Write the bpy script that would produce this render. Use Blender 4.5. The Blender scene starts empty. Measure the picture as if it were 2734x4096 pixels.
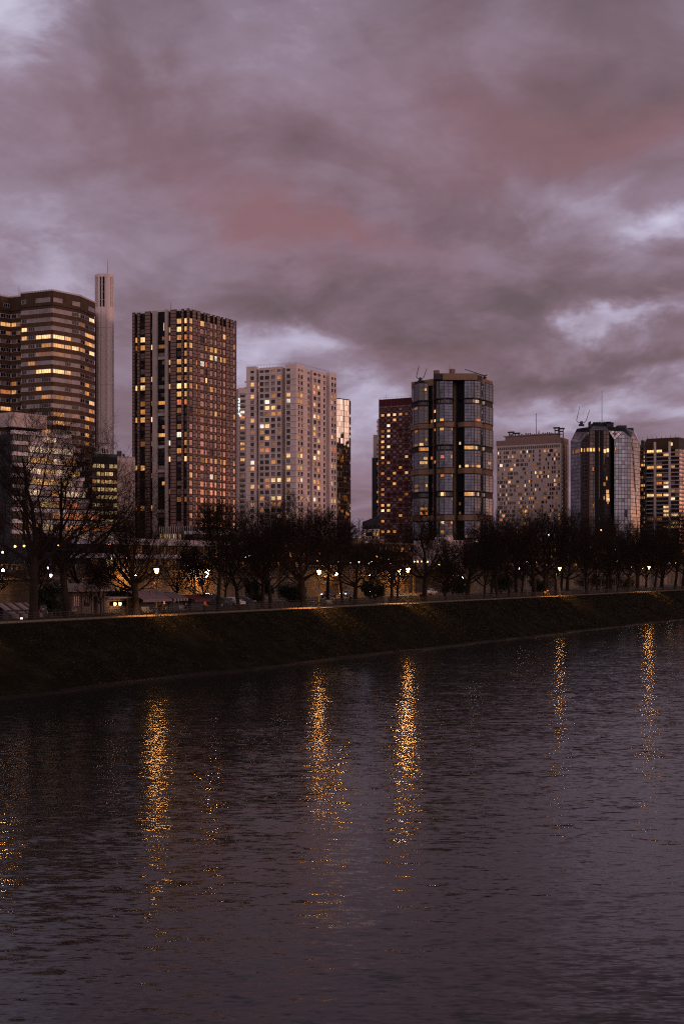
import bpy, math, random
import numpy as np
from mathutils import Vector, Matrix
R = math.radians
rng = random.Random(7)
SC = bpy.context.scene
COL = SC.collection
H, F, CX, HY = 12.5, 1422.0, 341.5, 569.0        # camera height, focal length in picture units, horizon

# ------------------------------------------------------------------ helpers
def at(px, d):
    return ((px - CX) / F * d, d)
def zat(py, d):
    return H + (HY - py) * d / F
def tag(o, label=None, cat=None, group=None, kind=None):
    if label: o['label'] = label
    if cat: o['category'] = cat
    if group: o['group'] = group
    if kind: o['kind'] = kind
    return o
def empty(name, loc, label, cat, group=None, rz=0):
    o = bpy.data.objects.new(name, None)
    o.empty_display_size = 0.5
    o.location = loc
    o.rotation_euler = (0, 0, rz)
    COL.objects.link(o)
    return tag(o, label, cat, group)

class MB:
    def __init__(s):
        s.v, s.f, s.m, s.uv = [], [], [], []
    def quad(s, a, b, c, d, mi=0, uv=None):
        i = len(s.v); s.v += [a, b, c, d]; s.f.append((i, i+1, i+2, i+3)); s.m.append(mi)
        s.uv.append(uv or ((0,0),(1,0),(1,1),(0,1)))
    def poly(s, pts, mi=0, uv=None):
        i = len(s.v); s.v += list(pts); s.f.append(tuple(range(i, i+len(pts)))); s.m.append(mi)
        s.uv.append(uv or tuple((0,0) for _ in pts))
    def hexa(s, p, mi=0):            # p: 4 bottom ccw, 4 top
        i = len(s.v); s.v += list(p)
        for q in ((0,3,2,1),(4,5,6,7),(0,1,5,4),(1,2,6,5),(2,3,7,6),(3,0,4,7)):
            s.f.append(tuple(i+k for k in q)); s.m.append(mi); s.uv.append(((0,0),(1,0),(1,1),(0,1)))
    def box(s, x0, x1, y0, y1, z0, z1, mi=0):
        s.hexa([(x0,y0,z0),(x1,y0,z0),(x1,y1,z0),(x0,y1,z0),(x0,y0,z1),(x1,y0,z1),(x1,y1,z1),(x0,y1,z1)], mi)
    def prism(s, pts, z0, z1, mi=0, top=None):
        n = len(pts); i = len(s.v)
        t = top or pts
        s.v += [(p[0],p[1],z0) for p in pts] + [(p[0],p[1],z1) for p in t]
        run = 0
        for k in range(n):
            j = (k+1) % n
            L = math.hypot(pts[j][0]-pts[k][0], pts[j][1]-pts[k][1])
            s.f.append((i+k, i+j, i+n+j, i+n+k)); s.m.append(mi)
            s.uv.append(((run,z0),(run+L,z0),(run+L,z1),(run,z1))); run += L
        s.f.append(tuple(i+n+k for k in range(n))); s.m.append(mi); s.uv.append(tuple((0,0) for _ in pts))
        s.f.append(tuple(i+k for k in reversed(range(n)))); s.m.append(mi); s.uv.append(tuple((0,0) for _ in pts))
    def tube(s, a, b, ra, rb, n=6, mi=0, cap=True):
        a, b = Vector(a), Vector(b); d = b - a
        if d.length < 1e-6: return
        d.normalize()
        x = d.orthogonal().normalized(); y = d.cross(x)
        i = len(s.v)
        for c, r in ((a, ra), (b, rb)):
            for k in range(n):
                t = 2*math.pi*k/n
                s.v.append(tuple(c + x*(r*math.cos(t)) + y*(r*math.sin(t))))
        for k in range(n):
            j = (k+1) % n
            s.f.append((i+k, i+j, i+n+j, i+n+k)); s.m.append(mi); s.uv.append(((0,0),(1,0),(1,1),(0,1)))
        if cap:
            s.f.append(tuple(i+n+k for k in range(n))); s.m.append(mi); s.uv.append(tuple((0,0) for _ in range(n)))
            s.f.append(tuple(i+k for k in reversed(range(n)))); s.m.append(mi); s.uv.append(tuple((0,0) for _ in range(n)))
    def ball(s, c, r, nu=10, nv=6, mi=0, sx=1, sy=1, sz=1):
        i = len(s.v)
        for a in range(nv+1):
            t = math.pi*a/nv
            for b in range(nu):
                p = 2*math.pi*b/nu
                s.v.append((c[0]+r*sx*math.sin(t)*math.cos(p), c[1]+r*sy*math.sin(t)*math.sin(p), c[2]-r*sz*math.cos(t)))
        for a in range(nv):
            for b in range(nu):
                j = (b+1) % nu
                s.f.append((i+a*nu+b, i+a*nu+j, i+(a+1)*nu+j, i+(a+1)*nu+b)); s.m.append(mi); s.uv.append(((0,0),(1,0),(1,1),(0,1)))
    def lathe(s, c, prof, n=12, mi=0):      # prof: list of (r,z)
        i = len(s.v)
        for r, z in prof:
            for b in range(n):
                p = 2*math.pi*b/n
                s.v.append((c[0]+r*math.cos(p), c[1]+r*math.sin(p), c[2]+z))
        for a in range(len(prof)-1):
            for b in range(n):
                j = (b+1) % n
                s.f.append((i+a*n+b, i+a*n+j, i+(a+1)*n+j, i+(a+1)*n+b)); s.m.append(mi); s.uv.append(((0,0),(1,0),(1,1),(0,1)))
    def build(s, name, mats, parent=None, smooth=False, off=None, uvs=False):
        if not isinstance(mats, (list, tuple)): mats = [mats]
        me = bpy.data.meshes.new(name)
        o3 = Vector(off) if off is not None else (parent.matrix_basis.translation if parent else Vector((0,0,0)))
        pp = parent.parent if parent else None
        while off is None and pp:
            o3 = o3 + pp.matrix_basis.translation; pp = pp.parent
        vs = np.array(s.v, dtype=np.float64) - np.array(o3)
        me.from_pydata(vs.tolist(), [], s.f)
        used = sorted(set(s.m)); mp = {u: k for k, u in enumerate(used)}
        for u in used: me.materials.append(mats[u])
        me.polygons.foreach_set('material_index', [mp[k] for k in s.m])
        if uvs:
            ul = me.uv_layers.new(name='UVMap')
            flat = [c for f in s.uv for p in f for c in p]
            ul.data.foreach_set('uv', flat)
        if smooth: me.polygons.foreach_set('use_smooth', [True]*len(me.polygons))
        me.update()
        ob = bpy.data.objects.new(name, me); COL.objects.link(ob)
        if parent: ob.parent = parent
        return ob
# a mesh part hung under a mesh part keeps world coordinates minus the chain of offsets

# ------------------------------------------------------------------ node helpers
class NT:
    def __init__(s, tree): s.t = tree; s.n = tree.nodes; s.l = tree.links
    def new(s, typ, **kw):
        nd = s.n.new(typ)
        for k, v in kw.items(): setattr(nd, k, v)
        return nd
    def link(s, a, b): s.l.new(a, b)
    def put(s, sock, v):
        if isinstance(v, (int, float)): sock.default_value = v
        elif isinstance(v, tuple):
            sock.default_value = v if len(v) == len(sock.default_value) else (*v, 1.0)
        else: s.l.new(v, sock)
    def m(s, op, a, b=None, c=None, clamp=False):
        nd = s.new('ShaderNodeMath', operation=op); nd.use_clamp = clamp
        s.put(nd.inputs[0], a)
        if b is not None: s.put(nd.inputs[1], b)
        if c is not None: s.put(nd.inputs[2], c)
        return nd.outputs[0]
    def noise(s, vec, scale, detail=4, rough=.5, dist=0, out='Fac', dims='3D'):
        nd = s.new('ShaderNodeTexNoise', noise_dimensions=dims)
        if vec is not None: s.link(vec, nd.inputs['Vector'])
        nd.inputs['Scale'].default_value = scale; nd.inputs['Detail'].default_value = detail
        nd.inputs['Roughness'].default_value = rough; nd.inputs['Distortion'].default_value = dist
        return nd.outputs[out]
    def ramp(s, fac, stops, interp='LINEAR'):
        nd = s.new('ShaderNodeValToRGB'); cr = nd.color_ramp; cr.interpolation = interp
        while len(cr.elements) < len(stops): cr.elements.new(.5)
        for e, (p, c) in zip(cr.elements, stops):
            e.position = p; e.color = (*c, 1) if len(c) == 3 else c
        s.put(nd.inputs[0], fac)
        return nd.outputs[0]
    def mix(s, f, a, b, bt='MIX'):
        nd = s.new('ShaderNodeMix', data_type='RGBA', blend_type=bt)
        s.put(nd.inputs[0], f); s.put(nd.inputs[6], a); s.put(nd.inputs[7], b)
        return nd.outputs[2]
    def comb(s, x, y, z):
        nd = s.new('ShaderNodeCombineXYZ')
        for k, v in enumerate((x, y, z)): s.put(nd.inputs[k], v)
        return nd.outputs[0]
    def sep(s, v):
        nd = s.new('ShaderNodeSeparateXYZ'); s.link(v, nd.inputs[0]); return nd.outputs
    def scalev(s, v, sc):
        nd = s.new('ShaderNodeMapping'); s.link(v, nd.inputs[0]); nd.inputs['Scale'].default_value = sc
        return nd.outputs[0]

def mat(name, col, rough=.8, metal=0, spec=None, var=.25, vscale=.3, bump=0, bscale=3, emit=None, estr=0):
    """plain surface with large and fine procedural variation of tone"""
    m = bpy.data.materials.new(name); m.use_nodes = True
    t = NT(m.node_tree); b = t.n['Principled BSDF']
    b.inputs['Roughness'].default_value = rough; b.inputs['Metallic'].default_value = metal
    b.inputs['Specular IOR Level'].default_value = spec if spec is not None else (.5 if rough < .5 else .12)
    pos = t.new('ShaderNodeNewGeometry').outputs['Position']
    if var > 0:
        n1 = t.noise(pos, vscale, 5, .6)
        n2 = t.noise(t.scalev(pos, (1, 1, .18)), vscale*4, 3, .6)     # streaks running down
        k = t.m('ADD', t.m('MULTIPLY', n1, .6), t.m('MULTIPLY', n2, .4))
        lo = tuple(c*(1-var) for c in col); hi = tuple(min(1, c*(1+var)) for c in col)
        t.link(t.ramp(k, [(.32, lo), (.68, hi)]), b.inputs['Base Color'])
    else:
        b.inputs['Base Color'].default_value = (*col, 1)
    if bump:
        bp = t.new('ShaderNodeBump'); bp.inputs['Strength'].default_value = bump; bp.inputs['Distance'].default_value = .1
        t.link(t.noise(pos, bscale, 5, .6), bp.inputs['Height']); t.link(bp.outputs[0], b.inputs['Normal'])
    if emit:
        b.inputs['Emission Color'].default_value = (*emit, 1); b.inputs['Emission Strength'].default_value = estr
    return m

def lit(name, col, st, lo=.35, sc=.8):
    """a lit room behind a pane: brightness and tint wander with the place, so no two windows match"""
    m = bpy.data.materials.new(name); m.use_nodes = True
    t = NT(m.node_tree); b = t.n['Principled BSDF']
    b.inputs['Base Color'].default_value = (.02, .02, .02, 1); b.inputs['Roughness'].default_value = .15
    pos = t.new('ShaderNodeNewGeometry').outputs['Position']
    n1 = t.noise(pos, sc, 3, .65)
    n2 = t.noise(pos, .21, 1, .5)
    k = t.m('MULTIPLY', t.m('MULTIPLY_ADD', n1, 2.2*(1-lo), lo - .55*(1-lo)), t.m('MULTIPLY_ADD', n2, 1.6, .2))
    t.link(t.m('MULTIPLY', t.m('MAXIMUM', k, .06), st), b.inputs['Emission Strength'])
    c2 = (col[0], col[1]*.66, col[2]*.4)
    t.link(t.mix(t.noise(pos, .37, 1, .5), col, c2), b.inputs['Emission Color'])
    m.cycles.emission_sampling = 'NONE'
    return m

def glass(name, base, rough=.04, metal=0., wob=.02, wsc=.5, ior=1.6, coat=0):
    m = bpy.data.materials.new(name); m.use_nodes = True
    t = NT(m.node_tree); b = t.n['Principled BSDF']
    b.inputs['Roughness'].default_value = rough; b.inputs['Metallic'].default_value = metal
    b.inputs['IOR'].default_value = ior; b.inputs['Coat Weight'].default_value = coat; b.inputs['Coat Roughness'].default_value = .03
    geo = t.new('ShaderNodeNewGeometry'); pos = geo.outputs['Position']
    n = t.noise(pos, .33, 2, .5)
    t.link(t.ramp(n, [(.3, tuple(c*.6 for c in base)), (.7, tuple(c*1.3 for c in base))]), b.inputs['Base Color'])
    if wob:
        nd = t.new('ShaderNodeVectorMath', operation='SUBTRACT'); t.link(t.noise(pos, wsc, 2, .5, out='Color'), nd.inputs[0]); nd.inputs[1].default_value = (.5,.5,.5)
        sc = t.new('ShaderNodeVectorMath', operation='SCALE'); t.link(nd.outputs[0], sc.inputs[0]); sc.inputs['Scale'].default_value = wob*2
        ad = t.new('ShaderNodeVectorMath', operation='ADD'); t.link(geo.outputs['Normal'], ad.inputs[0]); t.link(sc.outputs[0], ad.inputs[1])
        nm = t.new('ShaderNodeVectorMath', operation='NORMALIZE'); t.link(ad.outputs[0], nm.inputs[0])
        t.link(nm.outputs[0], b.inputs['Normal'])
        if coat: t.link(nm.outputs[0], b.inputs['Coat Normal'])
    return m

def curtain_wall(name, base, line, cw, ch, metal=.75, rough=.06, lw=.09, wob=.02, frac=.0, tint2=None):
    """mirror glass in a grid of panes, laid out by the wall's own metres (UV)"""
    m = bpy.data.materials.new(name); m.use_nodes = True
    t = NT(m.node_tree); b = t.n['Principled BSDF']
    uv = t.new('ShaderNodeUVMap').outputs[0]
    x, y, _ = t.sep(uv)
    gx = t.m('DIVIDE', x, cw); gy = t.m('DIVIDE', y, ch)
    fx = t.m('FRACT', gx); fy = t.m('FRACT', gy)
    ex = t.m('LESS_THAN', fx, lw/cw); ey = t.m('LESS_THAN', fy, lw*1.3/ch)
    edge = t.m('MAXIMUM', ex, ey)
    cell = t.comb(t.m('FLOOR', gx), t.m('FLOOR', gy), 0)
    wn = t.new('ShaderNodeTexWhiteNoise', noise_dimensions='3D'); t.link(cell, wn.inputs['Vector'])
    pane = t.ramp(wn.outputs['Value'], [(0, tuple(c*.6 for c in base)), (1, tint2 or tuple(min(1, c*1.25) for c in base))])
    t.link(t.mix(edge, pane, line), b.inputs['Base Color'])
    t.link(t.m('MULTIPLY', t.m('SUBTRACT', 1, edge), metal), b.inputs['Metallic'])
    t.link(t.m('MULTIPLY_ADD', edge, .5, rough), b.inputs['Roughness'])
    geo = t.new('ShaderNodeNewGeometry')
    nd = t.new('ShaderNodeVectorMath', operation='SUBTRACT'); t.link(wn.outputs['Color'], nd.inputs[0]); nd.inputs[1].default_value = (.5,.5,.5)
    sc = t.new('ShaderNodeVectorMath', operation='SCALE'); t.link(nd.outputs[0], sc.inputs[0]); sc.inputs['Scale'].default_value = wob*2
    ad = t.new('ShaderNodeVectorMath', operation='ADD'); t.link(geo.outputs['Normal'], ad.inputs[0]); t.link(sc.outputs[0], ad.inputs[1])
    nm = t.new('ShaderNodeVectorMath', operation='NORMALIZE'); t.link(ad.outputs[0], nm.inputs[0]); t.link(nm.outputs[0], b.inputs['Normal'])
    return m

# ------------------------------------------------------------------ materials
M = {}
M['concrete'] = mat('pale_concrete', (.68, .555, .525), .85, var=.16, vscale=.12)
M['conc_grey'] = mat('grey_concrete', (.40, .34, .33), .85, var=.18, vscale=.12)  # a darker, greyer concrete
M['chimney'] = mat('chimney_concrete', (.76, .63, .62), .85, var=.10, vscale=.08)
M['white_pnl'] = mat('white_panel', (.74, .68, .70), .6, var=.10)
M['brown'] = mat('brown_spandrel', (.088, .048, .028), .55, var=.3, vscale=.25)
M['brown_dk'] = mat('dark_brown_wall', (.07, .042, .028), .6, var=.25)
M['frame_w'] = mat('pale_frame', (.50, .44, .46), .5, var=.08)
M['frame_d'] = mat('dark_frame', (.035, .03, .03), .5, var=.1)
M['black'] = mat('black_void', (.010, .010, .012), .5, var=.2)
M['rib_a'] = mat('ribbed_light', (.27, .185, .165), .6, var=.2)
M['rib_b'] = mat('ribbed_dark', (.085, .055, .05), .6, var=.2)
M['rust'] = mat('rust_red_spandrel', (.16, .078, .066), .5, var=.2)
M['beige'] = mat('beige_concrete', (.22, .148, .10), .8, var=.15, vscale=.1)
M['beige_d'] = mat('dark_beige', (.20, .13, .085), .8, var=.15, vscale=.1)  # a slightly darker beige
M['red_pnl'] = mat('dark_red_panel', (.070, .014, .018), .55, var=.2, vscale=.4)
M['red_dk'] = mat('maroon_frame', (.05, .010, .014), .4, var=.2)
M['joint'] = mat('pink_joint', (.22, .11, .115), .6, var=.12)
M['hotel'] = mat('beige_facade', (.50, .41, .385), .8, var=.12)
M['hotel_d'] = mat('brown_crown', (.24, .165, .14), .8, var=.12)
M['slate'] = mat('dark_slate_wall', (.045, .047, .055), .7, var=.2)
M['stone'] = mat('quay_stone', (.19, .15, .11), .9, var=.3, vscale=.25, bump=.5, bscale=2)
M['metal'] = mat('grey_metal', (.055, .052, .05), .6, metal=.3, var=.2)
M['lamp_post'] = mat('green_grey_post', (.10, .105, .10), .5, metal=.3, var=.2)
M['lavender'] = mat('white_parapet', (.66, .60, .64), .7, var=.14, vscale=.1)
M['gl_dark'] = glass('dark_pane', (.010, .010, .014), ior=1.36)
M['gl_warm'] = glass('brown_pane', (.028, .019, .017), ior=1.4)
M['gl_curt'] = glass('curtained_pane', (.21, .175, .185), coat=.6, rough=.5)
M['gl_blind'] = glass('blind_pane', (.17, .125, .12), coat=.6, rough=.5)
M['gl_bronze'] = glass('bronze_mirror_pane', (.52, .35, .29), rough=.05, metal=.85, wob=.025)
M['gl_blue'] = glass('blue_grey_pane', (.085, .092, .12), rough=.08, metal=.8, wob=.05)
M['gl_black'] = glass('black_pane', (.012, .011, .012), wob=.03)
M['l_warm'] = lit('lit_warm', (1, .56, .21), 1.15)
M['l_bright'] = lit('lit_bright', (1, .70, .36), 1.75)
M['l_amber'] = lit('lit_amber', (1, .46, .13), .75)
M['l_orange'] = lit('lit_orange', (1, .34, .10), .95)
M['l_dim'] = lit('lit_dim', (1, .45, .15), .28)
M['l_white'] = lit('lit_white', (.92, .95, .92), 1.6)
M['l_green'] = lit('lit_office', (.95, .74, .34), .95)
M['l_red'] = lit('lit_red', (1, .28, .12), 1.1)

# ------------------------------------------------------------------ camera, sun, sky
cam_d = bpy.data.cameras.new('camera'); cam = bpy.data.objects.new('camera', cam_d); COL.objects.link(cam)
cam.location = (0, 0, H); cam.rotation_euler = (R(90), 0, 0)
cam_d.sensor_fit = 'VERTICAL'; cam_d.sensor_height = 36; cam_d.lens = 36*F/1024
cam_d.shift_y = -(512 - HY)/1024.0 * 1.0
cam_d.clip_start = .5; cam_d.clip_end = 20000
SC.camera = cam
SC.view_settings.view_transform = 'Standard'; SC.view_settings.look = 'None'
SC.view_settings.exposure = 0; SC.view_settings.gamma = 1

SUN_AZ, SUN_EL = 104.0, 3.0
GLOW_AZ = 66.0          # the low sun stands to the right of the view, behind cloud
sd = bpy.data.lights.new('sun', 'SUN'); so = bpy.data.objects.new('sun', sd); COL.objects.link(so)
sd.energy = .55; sd.angle = R(12); sd.color = (1, .52, .40)
dsun = Vector((math.sin(R(SUN_AZ))*math.cos(R(10)), math.cos(R(SUN_AZ))*math.cos(R(10)), math.sin(R(10))))
so.rotation_euler = (-dsun).to_track_quat('-Z', 'Y').to_euler()
so.location = (0, 0, 400)

W = bpy.data.worlds.new('World'); SC.world = W; W.use_nodes = True
t = NT(W.node_tree); bg = t.n['Background']
d = t.new('ShaderNodeTexCoord').outputs['Generated']
x, y, z = t.sep(d)
el = t.m('ARCSINE', z); az = t.m('ARCTAN2', x, y)
zz = t.m('ADD', t.m('MAXIMUM', z, 0), .10)
q = t.comb(t.m('DIVIDE', x, zz), t.m('MULTIPLY', t.m('DIVIDE', y, zz), .55), 0)
mp = t.new('ShaderNodeMapping'); t.link(q, mp.inputs[0]); mp.inputs['Rotation'].default_value = (0, 0, R(28)); mp.inputs['Location'].default_value = (3.1, 1.7, 0)
q = mp.outputs[0]
n1 = t.noise(q, 1.1, 7, .52, .5)
n2 = t.noise(q, 3.2, 6, .55, .8)
n3 = t.noise(t.comb(t.m('MULTIPLY', az, 1), t.m('MULTIPLY', el, 2.2), 0), 9, 6, .6, .6)
wz = t.sep(t.noise(t.comb(az, t.m('MULTIPLY', el, 1.6), 0), 11, 5, .6, .3, out='Color'))
AZ = t.m('MULTIPLY_ADD', t.m('SUBTRACT', wz[0], .5), .15, az)
EL = t.m('MULTIPLY_ADD', t.m('SUBTRACT', wz[1], .5), .085, el)
def blob(vx, vy, rx, ry, ang=0):
    """a soft patch of cloud centred on a compass bearing and height"""
    a0, e0 = (vx-784)/3262.0, (1306-vy)/3262.0
    rx, ry = rx/3262.0, ry/3262.0; c, s = math.cos(R(ang)), math.sin(R(ang))
    da = t.m('SUBTRACT', AZ, a0); de = t.m('SUBTRACT', EL, e0)
    u = t.m('MULTIPLY_ADD', da, c/rx, t.m('MULTIPLY', de, s/rx))
    v = t.m('MULTIPLY_ADD', da, -s/ry, t.m('MULTIPLY', de, c/ry))
    return t.m('EXPONENT', t.m('MULTIPLY', t.m('ADD', t.m('MULTIPLY', u, u), t.m('MULTIPLY', v, v)), -1))
def total(base, items, k=1.15):
    acc = base
    for amp, *b in items: acc = t.m('MULTIPLY_ADD', blob(*b), amp*k, acc)
    return acc
n4 = t.noise(q, 8.5, 5, .6, .4)
tone = t.m('MULTIPLY_ADD', t.m('SUBTRACT', n1, .5), .36, .485)
tone = t.m('MULTIPLY_ADD', t.m('SUBTRACT', n4, .5), .11, tone)
n5 = t.noise(q, 1.7, 8, .58, 1.1)
edge = t.m('SMOOTH_MIN', t.m('MULTIPLY_ADD', t.m('SUBTRACT', n5, .44), 7, 0, clamp=True), 1.0, .2)
tone = t.m('MULTIPLY_ADD', t.m('SUBTRACT', edge, .5), .085, tone)
tone = t.m('MULTIPLY_ADD', t.m('SUBTRACT', n2, .5), .20, tone)
tone = t.m('MULTIPLY_ADD', t.m('SUBTRACT', n3, .5), .28, tone)
tone = total(tone, [
    (.36, 40, 130, 130, 120, -30), (.10, 330, 560, 420, 90, -8), (.12, 600, 130, 300, 160, 20),
    (.10, 860, 330, 260, 120, 30), (.19, 1490, 520, 90, 30, 5), (.12, 1330, 500, 300, 60, -10), (.27, 1410, 745, 105, 42, 25),
    (.20, 660, 770, 190, 50, -10), (.22, 560, 840, 170, 60, 0), (.16, 840, 890, 130, 45, 10), (.14, 1480, 940, 260, 45, 0),
    (.12, 120, 640, 200, 40, 0), (.15, 830, 960, 90, 80, 0), (.10, 1250, 940, 200, 40, 0),
    (-.07, 1340, 280, 340, 120, 8), (-.12, 1120, 760, 330, 60, 18), (-.09, 1200, 880, 260, 45, 5), (-.08, 640, 660, 420, 50, -20),
    (-.07, 150, 300, 300, 120, -20), (-.06, 480, 330, 330, 90, -15), (-.10, 1400, 850, 200, 30, 0), (-.05, 300, 880, 200, 60, 0)])
cloud = t.ramp(tone, [(.12, (.085, .064, .075)), (.30, (.142, .098, .118)), (.44, (.208, .142, .182)), (.58, (.295, .222, .300)), (.74, (.47, .42, .56)), (.95, (.68, .66, .80))])
red = total(t.m('MULTIPLY', 0, 0), [(.85, 610, 520, 230, 75, -18), (.55, 800, 580, 200, 40, -15), (.8, 1400, 350, 330, 75, 6), (.35, 330, 330, 330, 120, 0), (.3, 1000, 810, 200, 40, 0), (.4, 850, 1110, 60, 90, 0), (.3, 1000, 300, 300, 200, 0)], 1.1)
red = t.m('MULTIPLY', red, t.m('MULTIPLY_ADD', n2, 1.2, .25), clamp=True)
cloud = t.mix(t.m('MULTIPLY', red, .78), cloud, (.262, .126, .145))
# the last light of the sunset along the horizon on the right
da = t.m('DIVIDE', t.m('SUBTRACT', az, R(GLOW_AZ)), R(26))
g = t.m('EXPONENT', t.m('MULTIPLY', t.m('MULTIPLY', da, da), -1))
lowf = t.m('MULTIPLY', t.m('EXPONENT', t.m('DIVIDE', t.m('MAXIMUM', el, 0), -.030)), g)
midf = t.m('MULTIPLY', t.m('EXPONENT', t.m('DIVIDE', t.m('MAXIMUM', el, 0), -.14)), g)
def addc(a, col, f):
    nd = t.new('ShaderNodeVectorMath', operation='SCALE'); nd.inputs[0].default_value = col; t.put(nd.inputs['Scale'], f)
    ad = t.new('ShaderNodeVectorMath', operation='ADD'); t.put(ad.inputs[0], a); t.link(nd.outputs[0], ad.inputs[1])
    return ad.outputs[0]
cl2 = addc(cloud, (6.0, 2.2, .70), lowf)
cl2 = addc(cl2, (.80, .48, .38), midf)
# unseen sky behind the viewer, brightened to light the facades
# a bright peach opening in the cloud far to the right
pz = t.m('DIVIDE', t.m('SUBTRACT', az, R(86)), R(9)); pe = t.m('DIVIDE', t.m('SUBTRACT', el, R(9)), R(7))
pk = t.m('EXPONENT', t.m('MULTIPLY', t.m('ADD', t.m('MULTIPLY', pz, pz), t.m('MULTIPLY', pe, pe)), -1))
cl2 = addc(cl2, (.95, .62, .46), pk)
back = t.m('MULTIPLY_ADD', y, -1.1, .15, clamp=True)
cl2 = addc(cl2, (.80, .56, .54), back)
sky = t.new('ShaderNodeTexSky', sky_type='NISHITA'); sky.sun_disc = False
sky.sun_elevation = R(SUN_EL); sky.sun_rotation = R(SUN_AZ); sky.air_density = 2; sky.dust_density = 3
hi_ = t.m('MULTIPLY', t.m('SUBTRACT', el, .33), 3.2, clamp=True)
cl2 = t.mix(t.m('MULTIPLY', hi_, .75), cl2, (.055, .054, .066))
ns = t.new('ShaderNodeVectorMath', operation='SCALE'); t.link(sky.outputs[0], ns.inputs[0]); ns.inputs['Scale'].default_value = .006
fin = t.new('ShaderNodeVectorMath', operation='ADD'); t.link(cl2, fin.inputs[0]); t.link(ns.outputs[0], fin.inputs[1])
below = t.m('LESS_THAN', z, -.002)
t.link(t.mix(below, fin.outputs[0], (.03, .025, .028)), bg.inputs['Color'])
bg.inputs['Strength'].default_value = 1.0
W.cycles.sampling_method = 'MANUAL'; W.cycles.sample_map_resolution = 512

# ------------------------------------------------------------------ the river bank: u runs along it, v inland from the path's edge
P0 = Vector((-37.0, 155.0)); TD = Vector((math.sin(R(28.6)), math.cos(R(28.6)))); WD = Vector((-TD.y, TD.x))
GZ = 6.5
def uv2(u, v): p = P0 + TD*u + WD*v; return (p.x, p.y)
def uv3(u, v, z): p = P0 + TD*u + WD*v; return (p.x, p.y, z)
def ray_v(px, v):
    """where the bearing of picture column px meets the line v metres inland"""
    k = (px - CX)/F
    dd = (v + P0.dot(WD))/(k*WD.x + WD.y)
    return (k*dd, dd)
def u_of(p): return (Vector(p) - P0).dot(TD)

# water
wm = bpy.data.materials.new('river_water'); wm.use_nodes = True
t = NT(wm.node_tree); b = t.n['Principled BSDF']
b.inputs['Base Color'].default_value = (.010, .0125, .012, 1); b.inputs['Roughness'].default_value = .13; b.inputs['IOR'].default_value = 1.26
b.inputs['Specular IOR Level'].default_value = .5; b.inputs['Specular Tint'].default_value = (.74, .82, .81, 1)
geo = t.new('ShaderNodeNewGeometry'); pos = geo.outputs['Position']
def vsub(c, amp):
    nd = t.new('ShaderNodeVectorMath', operation='SUBTRACT'); t.link(c, nd.inputs[0]); nd.inputs[1].default_value = (.5, .5, .5)
    sc = t.new('ShaderNodeVectorMath', operation='MULTIPLY'); t.link(nd.outputs[0], sc.inputs[0])
    if isinstance(amp, float): sc.inputs[1].default_value = (amp, amp, 0)
    else: t.link(amp, sc.inputs[1])
    return sc.outputs[0]
rot = t.new('ShaderNodeMapping'); t.link(pos, rot.inputs[0]); rot.inputs['Rotation'].default_value = (0, 0, R(12)); rot.inputs['Scale'].default_value = (.36, 1, 1)
rp = rot.outputs[0]
gust = t.noise(t.scalev(pos, (.35, 1, 1)), .035, 4, .6)                # calmer and ruffled stretches
gk = t.m('MULTIPLY_ADD', gust, 1.3, .35)
acc = None
for sc_, amp in ((.30, .07), (.9, .13), (2.4, .32), (5.0, .34), (9., .27)):
    v = vsub(t.noise(rp, sc_, 2, .5, .4, out='Color'), amp)
    if acc is None: acc = v
    else:
        nd = t.new('ShaderNodeVectorMath', operation='ADD'); t.link(acc, nd.inputs[0]); t.link(v, nd.inputs[1]); acc = nd.outputs[0]
nd = t.new('ShaderNodeVectorMath', operation='SCALE'); t.link(acc, nd.inputs[0]); t.link(t.m('MULTIPLY', gk, .60), nd.inputs['Scale'])
ad = t.new('ShaderNodeVectorMath', operation='ADD'); t.link(nd.outputs[0], ad.inputs[0]); ad.inputs[1].default_value = (0, 0, 1)
nm = t.new('ShaderNodeVectorMath', operation='NORMALIZE'); t.link(ad.outputs[0], nm.inputs[0]); t.link(nm.outputs[0], b.inputs['Normal'])
w = MB(); w.quad((-3000, -900, 0), (9000, -900, 0), (9000, 9000, 0), (-3000, 9000, 0))
tag(w.build('water', wm), kind='structure')

# bank slope, with stones, moss and leaf litter
bm_ = bpy.data.materials.new('bank_slope'); bm_.use_nodes = True
t = NT(bm_.node_tree); b = t.n['Principled BSDF']; b.inputs['Roughness'].default_value = .95; b.inputs['Specular IOR Level'].default_value = .03
pos = t.new('ShaderNodeNewGeometry').outputs['Position']
n1 = t.noise(pos, .35, 6, .65); n2 = t.noise(pos, 2.2, 5, .7)
c = t.ramp(t.m('MULTIPLY_ADD', n1, .6, t.m('MULTIPLY', n2, .4)), [(.33, (.005, .005, .0035)), (.5, (.010, .0095, .0065)), (.66, (.022, .020, .013))])
t.link(c, b.inputs['Base Color'])
bp = t.new('ShaderNodeBump'); bp.inputs['Strength'].default_value = .9; bp.inputs['Distance'].default_value = .25
t.link(n2, bp.inputs['Height']); t.link(bp.outputs[0], b.inputs['Normal'])
BANKW = 12.0
nu, nv = 620, 16
m = MB(); r2 = random.Random(3)
grid = []
for i in range(nu+1):
    uu = -130 + (i/nu)**1.35*1400
    row = []
    for j in range(nv+1):
        f = j/nv
        jit = (r2.random()-.5)
        zz_ = GZ*(1-f) - .5*f + (.16*jit if 0 < j < nv else 0) + .25*math.sin(uu*.21+f*5)*f*(1-f)
        if j == nv: zz_ = -.8
        row.append(uv3(uu + (r2.random()-.5)*.3, -.2 - BANKW*f + (.5*math.sin(uu*.13)+.35*math.sin(uu*.37+1))*f, zz_ if j else GZ))
    grid.append(row)
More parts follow.
